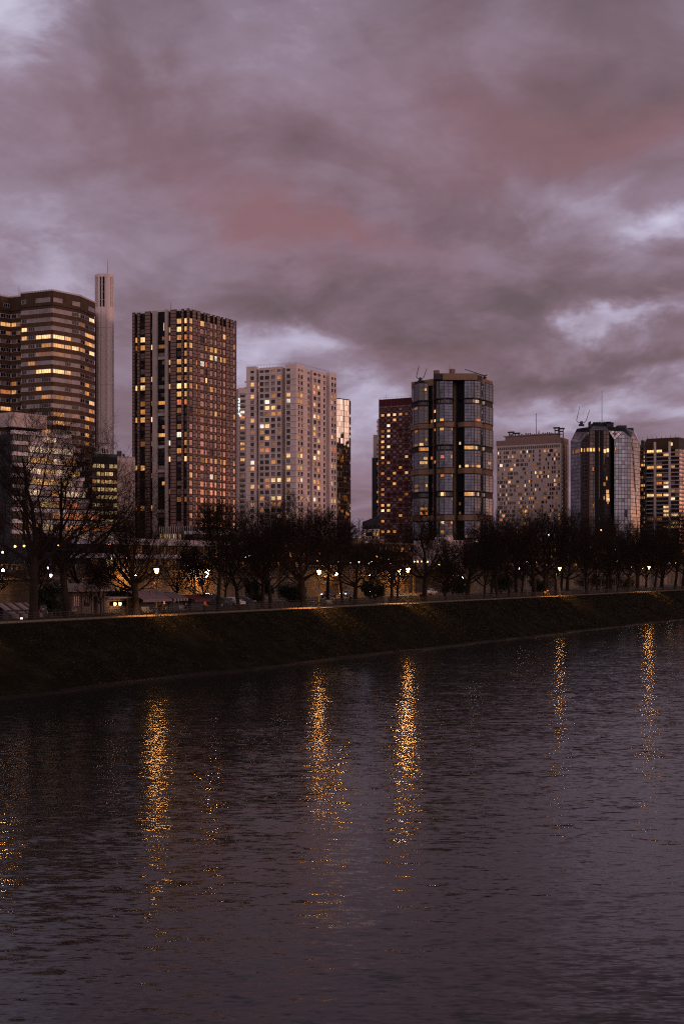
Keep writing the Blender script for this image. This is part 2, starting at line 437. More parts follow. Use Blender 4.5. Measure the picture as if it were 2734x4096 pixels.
for i in range(nu):
    for j in range(nv):
        m.quad(grid[i][j], grid[i][j+1], grid[i+1][j+1], grid[i+1][j])
tag(m.build('bank_slope', bm_, smooth=True), kind='structure')
# low stone footing along the waterline
m = MB()
for k in range(150):
    u0 = -120 + k*6.0
    va = -.2 - BANKW + .5*math.sin(u0*.13)+.35*math.sin(u0*.37+1); vb = -.2 - BANKW + .5*math.sin((u0+6)*.13)+.35*math.sin((u0+6)*.37+1)
    hh = .22 + .10*r2.random()
    m.hexa([uv3(u0, va+.4, -.6), uv3(u0, va-.6, -.6), uv3(u0+5.95, vb-.6, -.6), uv3(u0+5.95, vb+.4, -.6), uv3(u0, va+.4, hh), uv3(u0, va-.6, hh-.1), uv3(u0+5.95, vb-.6, hh-.1), uv3(u0+5.95, vb+.4, hh)])
tag(m.build('bank_footing', mat('wet_stone', (.006, .0055, .005), .6, var=.4)), kind='structure')
# ground sheet, lawn verge, path, road, kerb
gm = mat('park_ground', (.035, .028, .017), .95, var=.4, vscale=.4, bump=.6, bscale=2.5)
pm = mat('sandy_path', (.23, .18, .13), .95, var=.18, vscale=.5, bump=.3, bscale=6)
rm = mat('asphalt', (.05, .05, .052), .75, var=.25, vscale=.2)
km = mat('kerb_stone', (.16, .15, .14), .85, var=.2)
def strip(name, v0, v1, z, mt, u0=-400, u1=6000):
    a = MB(); a.quad(uv3(u0, v0, z), uv3(u1, v0, z), uv3(u1, v1, z), uv3(u0, v1, z))
    a.f[-1] = tuple(a.f[-1]); return tag(a.build(name, mt), kind='structure')
strip('ground', -.25, 9000, GZ, gm, -3000, 9000)
strip('path', .9, 5.2, GZ+.006, pm)
strip('road', 30, 41, GZ+.008, rm)
a = MB()
for v0 in (29.7, 41.0):
    a.hexa([uv3(-400, v0, GZ-.1), uv3(1500, v0, GZ-.1), uv3(1500, v0+.3, GZ-.1), uv3(-400, v0+.3, GZ-.1), uv3(-400, v0, GZ+.13), uv3(1500, v0, GZ+.13), uv3(1500, v0+.3, GZ+.13), uv3(-400, v0+.3, GZ+.13)])
tag(a.build('kerb', km), kind='structure')
strip('pavement', 41.3, 46.9, GZ+.12, mat('pavement_slabs', (.13, .115, .10), .9, var=.15, vscale=.6))
strip('road_marking', 35.4, 35.55, GZ+.013, mat('road_paint', (.55, .55, .52), .8, var=.2), -200, 900)

# ------------------------------------------------------------------ towers
BZ = 12.2                                  # level of the raised quarter the towers stand on
class Fac:
    """one vertical wall plane from A to B (left to right as seen from outside)"""
    def __init__(s, A, B):
        s.A = Vector(A[:2]); d = Vector(B[:2]) - s.A; s.L = d.length; s.u = d/s.L; s.n = Vector((s.u.y, -s.u.x))
    def pt(s, a, z, o=0): p = s.A + s.u*a + s.n*o; return (p.x, p.y, z)
    def box(s, mb, a0, a1, z0, z1, o0, o1, mi=0):
        mb.hexa([s.pt(a0,z0,o1), s.pt(a1,z0,o1), s.pt(a1,z0,o0), s.pt(a0,z0,o0), s.pt(a0,z1,o1), s.pt(a1,z1,o1), s.pt(a1,z1,o0), s.pt(a0,z1,o0)], mi)
    def rect(s, mb, a0, a1, z0, z1, o=0, mi=0):
        mb.quad(s.pt(a0,z0,o), s.pt(a1,z0,o), s.pt(a1,z1,o), s.pt(a0,z1,o), mi, ((a0,z0),(a1,z0),(a1,z1),(a0,z1)))

class Tower:
    def __init__(s, name, xy, label, cat='tower', group=None, z=BZ):
        s.root = empty(name, (xy[0], xy[1], z), label, cat, group); s.p = {}; s.win = []; s.kids = []
    def mb(s, name):
        if name not in s.p: s.p[name] = MB()
        return s.p[name]
    def window(s, fac, a0, a1, z0, z1, o, pane, frame='frame_d', nx=2, fw=.10, proud=.08, nz=1):
        c = fac.pt((a0+a1)/2, (z0+z1)/2, o); dd = math.hypot(c[0], c[1])
        vx, vy = -c[0]/dd, -c[1]/dd
        cosv = max(.02, fac.n.x*vx + fac.n.y*vy)
        area = (a1-a0)*(z1-z0)*cosv/dd**2
        py = HY - (c[2]-H)*F/dd; px = CX + F*c[0]/c[1]
        if py > 505: area *= .3
        if px < -2 or px > 685: area *= .01
        s.win.append((area, fac, a0, a1, z0, z1, o, pane, frame, nx, fw, proud, nz))
    @staticmethod
    def put(mb, w):
        _, f, a0, a1, z0, z1, o, pane, frame, nx, fw, pr, nz = w
        f.rect(mb, a0, a1, z0, z1, o, MI[pane])
        fi = MI[frame]
        if fw:
            f.box(mb, a0-fw/2, a0+fw/2, z0, z1, o-.02, o+pr, fi); f.box(mb, a1-fw/2, a1+fw/2, z0, z1, o-.02, o+pr, fi)
            f.box(mb, a0+fw/2, a1-fw/2, z1-fw, z1, o-.02, o+pr, fi); f.box(mb, a0+fw/2, a1-fw/2, z0, z0+fw, o-.02, o+pr, fi)
            for k in range(1, nx):
                c = a0 + (a1-a0)*k/nx
                f.box(mb, c-fw*.4, c+fw*.4, z0+fw, z1-fw, o-.02, o+pr*.8, fi)
            for k in range(1, nz):
                c = z0 + (z1-z0)*k/nz
                f.box(mb, a0+fw/2, a1-fw/2, c-fw*.35, c+fw*.35, o-.02, o+pr*.6, fi)
    def finish(s, mats, cap=100, wname='window'):
        wl = s.p.get('wall')
        if wl:                                   # repeating relief belongs to the wall's own mesh
            wm_ = mats['wall'] if isinstance(mats['wall'], list) else [mats['wall']]
            for n in ('spandrel', 'rust_spandrel', 'sill', 'edge_band', 'cornice', 'joint', 'panel_edge', 'joint_star', 'mullion'):
                mb = s.p.pop(n, None)
                if not mb: continue
                mm = mats[n] if isinstance(mats[n], list) else [mats[n]]
                k = len(wl.v); wl.v += mb.v; wl.f += [tuple(i+k for i in f) for f in mb.f]; wl.m += [i+len(wm_) for i in mb.m]; wl.uv += mb.uv
                wm_ = wm_ + mm
            mats['wall'] = wm_
        for n, mb in s.p.items():
            mm = mats.get(n)
            s.kids.append(mb.build(n, mm if isinstance(mm, list) else [mm], s.root, uvs=True))
        s.win.sort(key=lambda w: -w[0])
        for w in s.win[:cap]:
            m = MB(); s.put(m, w); m.build(wname, ML, s.root)
        if s.win[cap:]:
            m = MB()
            for w in s.win[cap:]: s.put(m, w)
            tag(m.build('window_rows', ML, s.root), kind='stuff')
ML = list(M.values()); MI = {k: i for i, k in enumerate(M)}
def corner(px, py, ztop):
    d = (ztop - H)*F/(HY - py); return at(px, d)
def P(a, b): return (a[0], a[1])
def pick(r, *ws):
    """weighted choice: (name, weight)..."""
    tot = sum(w for _, w in ws); k = r.random()*tot
    for n, w in ws:
        k -= w
        if k <= 0: return n
    return ws[-1][0]
LITS = [('l_warm', 4), ('l_amber', 3), ('l_dim', 3), ('l_bright', 1.5), ('l_orange', 1), ('l_white', .4)]
def antenna(root_t, x, y, z0, h, r=.12, arms=0):
    mb = root_t.mb('antenna')
    mb.tube((x, y, z0), (x, y, z0+h), r, r*.5, 5)
    for k in range(arms): mb.tube((x-.5, y, z0+h*(.7+.12*k)), (x+.5, y, z0+h*(.7+.12*k)), r*.5, r*.5, 4)

# ---- brown banded apartment tower at the far left
r = random.Random(11)
ZA = 110.0
T = Tower('apartment_tower', at(40, 520), 'brown banded apartment tower with pale window ribbons, cut by the left edge behind bare trees')
pa = [at(-26, 500), at(-14, 512), at(0, 509.5), at(10.8, 512.8), at(21.0, 510.6), at(21.0, 505.8), at(52.2, 500), at(79.3, 510), at(94.2, 523)]
core = pa + [at(88, 550), at(-26, 560)]
T.mb('wall').prism(core, BZ, ZA)
FH = 3.03
rowlit = {  # storey from the top -> window slots alight
 0: {'v2': 'l_bright'}, 1: {'w1': 'l_warm', 'w2': 'l_warm', 'w3': 'l_warm'}, 2: {'s1': 'l_bright', 'v1': 'l_warm', 'v2': 'l_warm'},
 3: {'s1': 'l_warm', 's3': 'l_bright', 's4': 'l_bright', 't1': 'l_bright', 't2': 'l_warm', 'v1': 'l_amber', 'v2': 'l_warm'},
 4: {'s4': 'l_amber', 't1': 'l_warm', 't2': 'l_warm', 't3': 'l_bright', 'v0': 'l_warm', 'v2': 'l_bright'},
 5: {'s3': 'l_dim', 's4': 'l_dim', 't1': 'l_dim', 't2': 'l_dim'}, 7: {'s3': 'l_bright', 's4': 'l_bright', 't1': 'l_bright', 't2': 'l_warm'},
 8: {'w3': 'l_amber', 'v1': 'l_amber'}, 9: {'s3': 'l_warm', 'w2': 'l_orange', 'w3': 'l_warm', 'v1': 'l_amber'}, 10: {'s4': 'l_amber', 't1': 'l_dim', 't2': 'l_dim', 'v2': 'l_bright'},
 11: {'v2': 'l_orange', 'w2': 'l_warm'}, 12: {'v2': 'l_amber', 'v1': 'l_warm', 't1': 'l_amber'}, 13: {'t1': 'l_warm', 'v1': 'l_amber'}, 14: {'v1': 'l_warm', 's4': 'l_warm'}, 15: {'v1': 'l_amber', 'w2': 'l_dim', 't1': 'l_warm'}}
faces = []
for i in range(len(pa)-1):
    faces.append(Fac(pa[i], pa[i+1]))
slots = {1: [('w1', .02, .98, 4)], 2: [('w2', .04, .52, 2), ('w2', .55, .95, 2)], 3: [('w3', .10, .55, 2), ('w4', .66, .97, 1)],
         5: [('s1', .03, .19, 2), ('s2', .24, .45, 3), ('s3', .49, .66, 2), ('s4', .67, .955, 4)],
         6: [('t1', .03, .43, 5), ('t2', .45, .67, 3), ('t3', .71, .97, 3)], 7: [('v0', .04, .33, 2), ('v1', .36, .62, 2), ('v2', .64, .97, 3)], 0: [('q', .05, .95, 4)]}
for fi, f in enumerate(faces):
    if fi == 4: continue
    L = f.L
    T.mb('roof_wall') ; f.box(T.mb('roof_wall'), 0, L, ZA-4.6, ZA+.25, -.3, .34)
    f.box(T.mb('parapet'), 0, L, ZA+.25, ZA+.6, -.1, .45)
    k = 0
    while k*1.2 < L:                            # little crenels of the roof rail
        f.box(T.mb('parapet'), k*1.2, min(L, k*1.2+.7), ZA+.6, ZA+.85, .1, .4); k += 1
    for row in range(32):
        zc = ZA - 6.55 - FH*row                 # centre of the window ribbon
        if zc - 3 < BZ: break
        nb = max(1, int(L/2.6))
        for j in range(nb):                     # spandrel panels, each a shade of its own
            f.box(T.mb('spandrel'), L*j/nb, L*(j+1)/nb-.05, zc-2.25, zc-.86, .05, .30 + .012*(j % 2))
        f.box(T.mb('sill'), 0, L, zc-.86, zc-.80, .0, .34)
        f.box(T.mb('pier'), 0, L, zc-.80, zc+.80, -.05, .03)
        for nm, a0, a1, nx in slots.get(fi, []):
            pane = rowlit.get(row, {}).get(nm)
            if not pane:
                pane = pick(r, ('gl_dark', 3.2), ('gl_curt', 3.0 if nm in 's4t1t2t3' else .8), ('gl_blind', .9), ('l_dim', .25), ('l_amber', .12))
                if nm in ('w2', 'w3', 'w4') and pane == 'gl_curt': pane = 'gl_blind'
            T.window(f, L*a0, L*a1, zc-.74, zc+.74, .06, pane, 'frame_w', nx, .09, .07)
for f, a0, a1, pn in ((faces[5], .50, .95, 'gl_blind'), (faces[6], .02, .34, 'gl_blind'), (faces[6], .72, .86, 'gl_blind'), (faces[6], .87, .99, 'gl_curt'), (faces[7], .55, .95, 'gl_curt'), (faces[5], .04, .18, 'gl_dark'), (faces[1], .2, .9, 'gl_dark'), (faces[2], .3, .8, 'gl_dark')):
    T.window(f, f.L*a0, f.L*a1, ZA-3.5, ZA-2.0, .36, pn, 'frame_w', 3, .09, .07)
x_, y_ = at(19, 515); antenna(T, x_, y_, ZA, 5.5, .10)
T.finish({'wall': M['brown_dk'], 'roof_wall': M['brown_dk'], 'parapet': M['frame_w'], 'spandrel': M['brown'], 'sill': M['frame_d'], 'pier': M['conc_grey'], 'antenna': M['metal']})

# ---- the tall chimney
xc, yc = at(104, 540); ZC = 124.0
T = Tower('tall_chimney', (xc, yc), 'tall pale concrete chimney shaft with dark slots near its top, left of the square tower', 'chimney')
hw = 3.62
prof = [(-hw, .5), (-hw+.9, -1.9), (-1.6, -2.9), (1.5, -3.0), (2.0, -3.0), (2.5, -2.9), (hw-.2, -1.7), (hw, .5), (hw-.8, 2.6), (-hw+.8, 2.6)]
pts = [(xc+a, yc+b) for a, b in prof]
T.mb('shaft').prism(pts, BZ, ZC-12.4)
cf = Fac(pts[1], pts[2]); 
T.mb('crown').prism([(xc+a*.78, yc+b*.78+.15) for a, b in prof], ZC-12.4, ZC-1.0)
T.mb('cap').prism(pts, ZC-1.0, ZC)
T.mb('cap').prism([(xc+a*.6-.6, yc+b*.6) for a, b in prof], ZC, ZC+.45)
def fin_between(mb, p, q, t0, t1, z0, z1, dep=.75):
    f = Fac(p, q); f.box(mb, f.L*t0, f.L*t1, z0, z1, -dep, 0)
fm = T.mb('fin')
for i, spans in ((0, [(0, .25), (.62, 1)]), (1, [(0, .14), (.62, 1)]), (2, [(0, .10), (.36, .47), (.74, 1)]), (3, [(0, 1)]), (4, [(0, 1)]), (5, [(0, .25), (.5, .7)]), (6, [(0, .2), (.55, 1)])):
    for a, b in spans: fin_between(fm, pts[i], pts[i+1], a, b, ZC-12.4, ZC-1.0)
for i in (7, 8, 9): fin_between(fm, pts[i], pts[(i+1) % 10], 0, 1, ZC-12.4, ZC-1.0, .5)
for k in (1, 2, 3):
    T.mb('cross_bar').prism([(xc+a*.83, yc+b*.83+.1) for a, b in prof], ZC-1.0-k*2.9, ZC-.82-k*2.9)
Fac((xc+1.45, yc-3.05), (xc+2.05, yc-3.05)).box(T.mb('rib'), .05, .50, BZ, ZC+.2, .02, .40)
jt = T.mb('joint')
for zz in (ZC-20.3, ZC-42, ZC-64, ZC-86): jt.prism([(xc+a*1.004, yc+b*1.008) for a, b in prof], zz, zz+.12)
for xx in (-.7,): Fac((xc+xx, yc-3.03), (xc+xx+.2, yc-3.03)).box(jt, 0, .12, BZ, ZC-12.6, -.05, .06)
antenna(T, xc+1.7, yc-2.2, ZC, 5.2, .09)
T.finish({'shaft': M['chimney'], 'crown': M['black'], 'cap': M['chimney'], 'fin': M['chimney'], 'cross_bar': M['conc_grey'], 'rib': M['chimney'], 'joint': M['conc_grey'], 'antenna': M['metal']})

# ---- square tower with ribbed panels
r = random.Random(21)
ZB = 12.5 + 259.7*525/F
B0 = at(132.6, 533.8); B1 = at(188.5, 525.0); B2 = at(235.8, 550.9)
B3 = (B0[0]+B2[0]-B1[0], B0[1]+B2[1]-B1[1])
T = Tower('ribbed_tower', ((B0[0]+B2[0])/2, (B0[1]+B2[1])/2), 'square high-rise with ribbed brown panels, two pale pilasters and an orange glinting right face')
FL = Fac(B0, B1); FR = Fac(B1, B2)
def inset(a, b, c, k): return (a[0]+(b[0]-a[0])*k+(c[0]-a[0])*k, a[1]+(b[1]-a[1])*k+(c[1]-a[1])*k)
core = [inset(B0, B1, B3, .02), inset(B1, B0, B2, .02), inset(B2, B1, B3, .02), inset(B3, B0, B2, .02)]
T.mb('wall').prism(core, BZ, ZB-.15)
FH = 3.0; NF = int((ZB-BZ)/FH)
def zx(v): return (v-190)/(715-190.0)*FL.L
def ribs(f, a0, a1, z0, z1, o=.28):
    """a strip of stacked ribbed cladding"""
    zz = z1; k = 0
    while zz > z0:
        h = .5 if k % 3 else .34
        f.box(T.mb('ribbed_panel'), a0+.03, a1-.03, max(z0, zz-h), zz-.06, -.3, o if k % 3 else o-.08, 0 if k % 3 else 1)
        zz -= h; k += 1
    f.box(T.mb('panel_edge'), a0-.05, a0+.03, z0, z1, -.3, o+.06); f.box(T.mb('panel_edge'), a1-.03, a1+.05, z0, z1, -.3, o+.06)
for a, b, up in ((190, 212, 1.0), (238, 259, .4), (310, 360, 1.0), (550, 601, .8), (651, 669, 1), (701, 722, 1.1)):
    ribs(FL, zx(a), min(FL.L+.2, zx(b)), BZ, ZB+up*.35)
FL.box(T.mb('pilaster'), zx(385), zx(426), BZ, ZB+.3, -.4, .75); FL.box(T.mb('pilaster'), zx(502), zx(526), BZ, ZB+.5, -.4, .75)
litL = {'c0': {2: 'l_warm', 3: 'l_dim', 8: 'l_bright', 12: 'l_warm', 18: 'l_warm', 23: 'l_orange'},
 'c1': {2: 'l_bright', 3: 'l_amber', 7: 'l_warm', 8: 'l_bright', 12: 'l_warm', 18: 'l_warm', 23: 'l_amber'},
 'c2': {3: 'l_bright', 7: 'l_warm', 12: 'l_bright', 23: 'l_warm'}, 'c3': {1: 'l_warm', 2: 'l_orange', 5: 'l_warm', 8: 'l_warm', 15: 'l_white', 17: 'l_bright'},
 'c4': {0: 'l_warm', 1: 'l_bright', 2: 'l_amber', 3: 'l_dim', 5: 'l_warm', 6: 'l_amber', 7: 'l_dim', 8: 'l_bright', 9: 'l_warm', 10: 'l_red', 11: 'l_dim', 14: 'l_white', 16: 'l_amber', 17: 'gl_curt', 21: 'gl_blind'},
 'c5': {0: 'l_bright', 1: 'l_warm', 2: 'l_orange', 3: 'l_warm', 5: 'l_warm', 6: 'l_bright', 7: 'l_dim', 8: 'l_bright', 9: 'l_warm', 10: 'l_red', 14: 'l_dim', 16: 'l_dim', 17: 'l_bright', 21: 'gl_blind'}}
cols = [('c0', 214, 236, 1), ('c1', 262, 308, 2), ('c2', 362, 383, 1), ('c3', 528, 549, 1), ('c4', 603, 649, 2), ('c5', 672, 699, 1)]
for row in range(NF-1):
    zc = ZB - 4.05 - FH*row
    if zc-1.5 < BZ: break
    for nm, a, b, nx in cols:
        FL.box(T.mb('spandrel'), zx(a), zx(b), zc-1.9, zc-1.05, -.45, -.12, 0 if (row*7+a) % 5 else 1)
        pane = litL[nm].get(row) or pick(r, ('gl_dark', 4), ('gl_warm', 2), ('gl_blind', .8), ('l_dim', .7), ('l_amber', .2))
        T.window(FL, zx(a), zx(b), zc-1.02, zc+.95, -.25, pane, 'frame_d', nx, .08, .08)
    # recessed balconies between the pilasters
    if row > 1:
        FL.box(T.mb('balcony'), zx(427), zx(501), zc-1.85, zc-.75, -.9, -.15 + (.1 if row % 3 else -.05), 0 if r.random() < .6 else 1)
        pn = {2: 'l_dim', 10: 'l_amber', 14: 'l_warm', 20: 'l_warm', 3: 'l_dim', 13: 'l_dim'}.get(row) or pick(r, ('gl_black', 4), ('gl_blind', 1), ('gl_curt', .7))
        c = zx(430 + 70*(r.random() < .4)*.45); T.window(FL, c, zx(500), zc-.70, zc+.75, -.45, pn, 'frame_d', 3, .07, .06)
FL.rect(T.mb('recess'), zx(427), zx(501), BZ, ZB, -.5)
T.window(FL, zx(474), zx(484), ZB-7.2, ZB-4.2, -.42, 'l_warm', 'frame_d', 1, .06, .04)
def zr(v): return (v-722)/(1160-722.0)*FR.L
ZRC = 0
pan = [(755, 784), (798, 824), (861, 870), (887, 910), (942, 954), (978, 1006), (1024, 1032), (1062, 1088), (1102, 1128), (1152, 1160)]
for a, b in pan: ribs(FR, zr(a), zr(b), BZ, ZB + .3, .10)
gaps = [(724, 754, 2), (786, 797, 1), (826, 860, 2), (871, 886, 1), (911, 941, 2), (955, 977, 1), (1008, 1023, 1), (1033, 1061, 2), (1089, 1101, 1), (1129, 1151, 1)]
litR = {(0, 0): 'l_warm', (0, 2): 'l_red', (0, 3): 'l_warm', (2, 0): 'l_warm', (3, 7): 'l_bright', (4, 3): 'l_warm', (4, 4): 'l_bright', (5, 4): 'l_white', (5, 11): 'l_warm', (5, 17): 'l_warm', (6, 4): 'l_warm', (7, 1): 'l_warm', (9, 2): 'l_amber', (4, 19): 'l_white', (2, 5): 'l_white', (3, 5): 'l_red', (9, 11): 'l_amber', (6, 10): 'l_amber', (2, 3): 'gl_curt', (1, 8): 'l_warm'}
for row in range(NF-1):
    zc = ZB - 4.05 - FH*row
    if zc-1.5 < BZ: break
    for ci, (a, b, nx) in enumerate(gaps):
        FR.box(T.mb('rust_spandrel'), zr(a)+.02, zr(b)-.02, zc-1.85, zc-1.05, -.45, .0 + (.05 if (row+ci) % 3 else 0))
        pane = litR.get((ci, row)) or pick(r, ('gl_bronze', 5.0), ('gl_blind', .7), ('gl_warm', .3), ('l_dim', .4), ('l_amber', .35), ('l_warm', .12))
        T.window(FR, zr(a), zr(b), zc-1.02, zc+.95, -.03, pane, 'frame_d', nx, .07, .05, nz=2 if ci % 2 == 0 else 1)
rl = T.mb('roof_rail')
for f in (FL, FR):
    k = 0
    f.box(rl, 0, f.L, ZB+.42, ZB+.5, -.6, -.54); f.box(rl, 0, f.L, ZB-.1, ZB-.02, -.6, -.54)
    while k*1.5 < f.L: f.box(rl, k*1.5, k*1.5+.06, ZB-1, ZB+.45, -.6, -.54); k += 1
x_, y_ = at(151, 545); antenna(T, x_+8, y_-4, ZB-1, 6.5, .10)
for px in (160, 158): 
    q = at(px, 540); T.mb('vent').box(q[0]-.5, q[0]+.5, q[1]-.5, q[1]+.5, ZB-1.1, ZB+.55)
T.finish({'wall': M['black'], 'ribbed_panel': [M['rib_a'], M['rib_b']], 'panel_edge': M['rib_b'], 'pilaster': M['conc_grey'], 'spandrel': [M['black'], M['rib_b']], 'balcony': [M['black'], M['conc_grey']],
          'recess': M['black'], 'rust_spandrel': M['rust'], 'roof_rail': M['conc_grey'], 'antenna': M['metal'], 'vent': M['metal']})

# ---- white concrete tower with square windows
r = random.Random(31)
ZD = 12.5 + 205.3*700/F
D0 = at(245.9, 711); D1 = at(295.7, 700); D2 = at(336.2, 737.7)
T = Tower('white_tower', ((D0[0]+D2[0])/2, (D0[1]+D2[1])/2), 'white concrete apartment tower with square windows and projecting corner bays, middle of the skyline')
GL = Fac(D0, D1); GR = Fac(D1, D2)
D3 = (D0[0]+D2[0]-D1[0], D0[1]+D2[1]-D1[1])
core = [inset(D0, D1, D3, .07), inset(D1, D0, D2, .07), inset(D2, D1, D3, .07), inset(D3, D0, D2, .02)]
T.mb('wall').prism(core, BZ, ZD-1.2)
def gl(v): return (v-190)/(782-190.0)*GL.L
def gr(v): return (v-784)/(1258-784.0)*GR.L
FH = 3.0
# (facade, map, left, right, outward, windows[(name,a,b)])
bays = [(GL, gl, 190, 306, 0.0, [('L', 240, 284)]), (GL, gl, 334, 606, -.55, [('a', 345, 394), ('b', 405, 459), ('c', 480, 530), ('d', 552, 597)]), (GL, gl, 655, 782, 0.0, [('M', 668, 713), ('W', 738, 778)]),
        (GR, gr, 784, 866, 0.0, [('R1', 802, 826), ('R2', 836, 862)]), (GR, gr, 880, 960, -1.0, [('R3', 934, 957)]), (GR, gr, 975, 1135, -.3, [('R4', 988, 1024), ('R5', 1036, 1070), ('R6', 1104, 1127)]), (GR, gr, 1172, 1258, 0.0, [('R7', 1194, 1219), ('R8', 1228, 1250)])]
litW = {'L': {1: 'l_warm', 3: 'l_warm', 7: 'l_warm', 9: 'l_dim', 14: 'l_white', 15: 'l_warm', 18: 'l_warm'},
 'a': {8: 'l_white', 9: 'l_amber', 11: 'l_dim'}, 'b': {4: 'l_white', 5: 'l_bright', 8: 'l_bright', 10: 'l_warm', 12: 'l_red', 17: 'l_amber', 18: 'l_orange'},
 'c': {3: 'l_amber', 5: 'l_bright', 17: 'l_bright', 20: 'l_green', 21: 'l_orange'}, 'd': {4: 'l_dim', 17: 'l_bright', 20: 'l_bright', 21: 'l_orange', 23: 'l_warm'},
 'M': {3: 'l_warm', 4: 'l_white', 13: 'l_bright', 15: 'l_bright', 17: 'l_warm', 23: 'l_warm'}, 'W': {3: 'l_warm', 4: 'l_bright', 13: 'l_bright', 15: 'l_warm', 17: 'l_white', 0: 'l_dim'},
 'R1': {3: 'l_amber', 4: 'l_warm', 13: 'l_warm', 15: 'l_warm', 17: 'l_warm'}, 'R2': {3: 'l_warm', 4: 'l_amber', 13: 'l_bright', 15: 'l_green', 17: 'l_white', 20: 'l_warm'},
 'R3': {8: 'l_dim', 20: 'l_warm'}, 'R4': {1: 'l_amber', 2: 'l_orange', 4: 'l_warm', 6: 'l_bright', 8: 'l_green', 9: 'l_warm', 13: 'l_bright', 14: 'l_dim', 17: 'l_warm', 20: 'l_white'},
 'R5': {1: 'l_bright', 6: 'l_warm', 10: 'l_green', 12: 'l_bright', 13: 'l_warm', 18: 'l_warm'}, 'R7': {2: 'l_warm', 3: 'l_warm', 9: 'l_bright', 11: 'l_orange', 14: 'l_warm', 17: 'l_green', 20: 'l_warm'}, 'R8': {2: 'l_amber', 11: 'l_red', 14: 'l_green', 20: 'l_bright'}, 'R6': {2: 'l_dim'}}
NFW = 33
for f, mp_, a, b, o, ws in bays:
    a0, a1 = mp_(a), mp_(b)
    top = ZD if o == 0 else ZD-.9
    dep = o-2.4
    # piers and floor bands leave real openings for the windows
    edges = [a0]
    for nm, c, d_ in ws: edges += [mp_(c), mp_(d_)]
    edges.append(a1)
    for k in range(0, len(edges), 2):
        f.box(T.mb('pier'), edges[k], edges[k+1], BZ, top, dep, o)
    for row in range(-1, NFW):
        zc = ZD - 5.95 - FH*row
        hh = .98
        if row == -1: zc += .15; hh = .65
        if zc-2 < BZ: break
        zt = top if row == -1 else zc + hh + (FH-1.96)/2
        for nm, c, d_ in ws:
            f.box(T.mb('floor_band'), mp_(c), mp_(d_), zc+hh, zt, dep, o-.01)
            f.box(T.mb('floor_band'), mp_(c), mp_(d_), zc-hh-(FH-1.96)/2 - (.35 if row == -1 else 0), zc-hh, dep, o-.01)
            if (nm in ('L', 'W', 'M', 'R1', 'R2', 'R7', 'R8')) and row >= 0:
                f.box(T.mb('sill'), mp_(c)-.35, mp_(d_)+.35, zc-hh-.36, zc-hh-.10, o, o+.22)
            elif row >= 0:
                f.box(T.mb('sill'), mp_(c)-.15, mp_(d_)+.15, zc-hh-.25, zc-hh-.10, o, o+.12)
            pane = litW.get(nm, {}).get(row) or pick(r, ('gl_dark', 4), ('gl_warm', 2.2), ('gl_blind', 1.5), ('gl_curt', .35), ('l_dim', .8), ('l_amber', .35))
            if row == 0 and nm in ('L', 'M', 'W', 'R7', 'R8', 'R1', 'R2'): pane = 'gl_warm'
            T.window(f, mp_(c), mp_(d_), zc-hh, zc+hh, o-.55, pane, 'frame_d' if nm not in 'abcd' else 'frame_d', 2 if nm in 'abcdLM' else 1, .07, .06)
        f.box(T.mb('cornice'), a0, a1, zc-hh-.53, zc-hh-.46, o, o+.07) if row >= 0 else None
# narrow windows of the recesses
for f, mp_, c, d_, lt in ((GL, gl, 318, 332, {1: 'l_warm', 2: 'l_amber', 18: 'l_warm'}), (GL, gl, 638, 652, {3: 'l_warm', 4: 'l_bright', 13: 'l_bright', 15: 'l_white', 17: 'l_amber', 0: 'l_amber'}), (GR, gr, 962, 972, {1: 'l_amber'}), (GR, gr, 1140, 1150, {11: 'l_amber', 14: 'l_amber'}), (GR, gr, 867, 877, {})):
    for row in range(NFW):
        zc = ZD - 5.95 - FH*row
        if zc-2 < BZ: break
        T.window(f, mp_(c), mp_(d_), zc-.95, zc+.9, -1.55, lt.get(row) or pick(r, ('gl_dark', 5), ('l_dim', .3)), 'frame_d', 1, .06, .05)
# side returns of the left corner bay: windows seen edge on
FE = Fac((D0[0]-.35, D0[1]+3.5), (D0[0], D0[1]))
for row in range(NFW):
    zc = ZD - 5.95 - FH*row
    if zc-2 < BZ: break
    T.mb('sill').box(D0[0]-.85, D0[0]+.02, D0[1]-.1, D0[1]+3.2, zc-1.5, zc-1.2)
cr = T.mb('roof_rail')
for f in (GL, GR):
    for zz in (ZD+.35, ZD+.75): f.box(cr, 0, f.L, zz, zz+.06, -.5, -.44)
    k = 0
    while k*1.6 < f.L: f.box(cr, k*1.6, k*1.6+.06, ZD-.9, ZD+.78, -.5, -.44); k += 1
q = at(289, 712); T.mb('plant_room').box(q[0]-1.6, q[0]+1.6, q[1], q[1]+3, ZD-1.2, ZD+1.0)
antenna(T, q[0], q[1]+1, ZD+1, 3.0, .07)
T.finish({'wall': M['conc_grey'], 'pier': M['concrete'], 'floor_band': M['concrete'], 'sill': M['concrete'], 'cornice': M['conc_grey'], 'roof_rail': M['conc_grey'], 'plant_room': M['slate'], 'antenna': M['metal']})

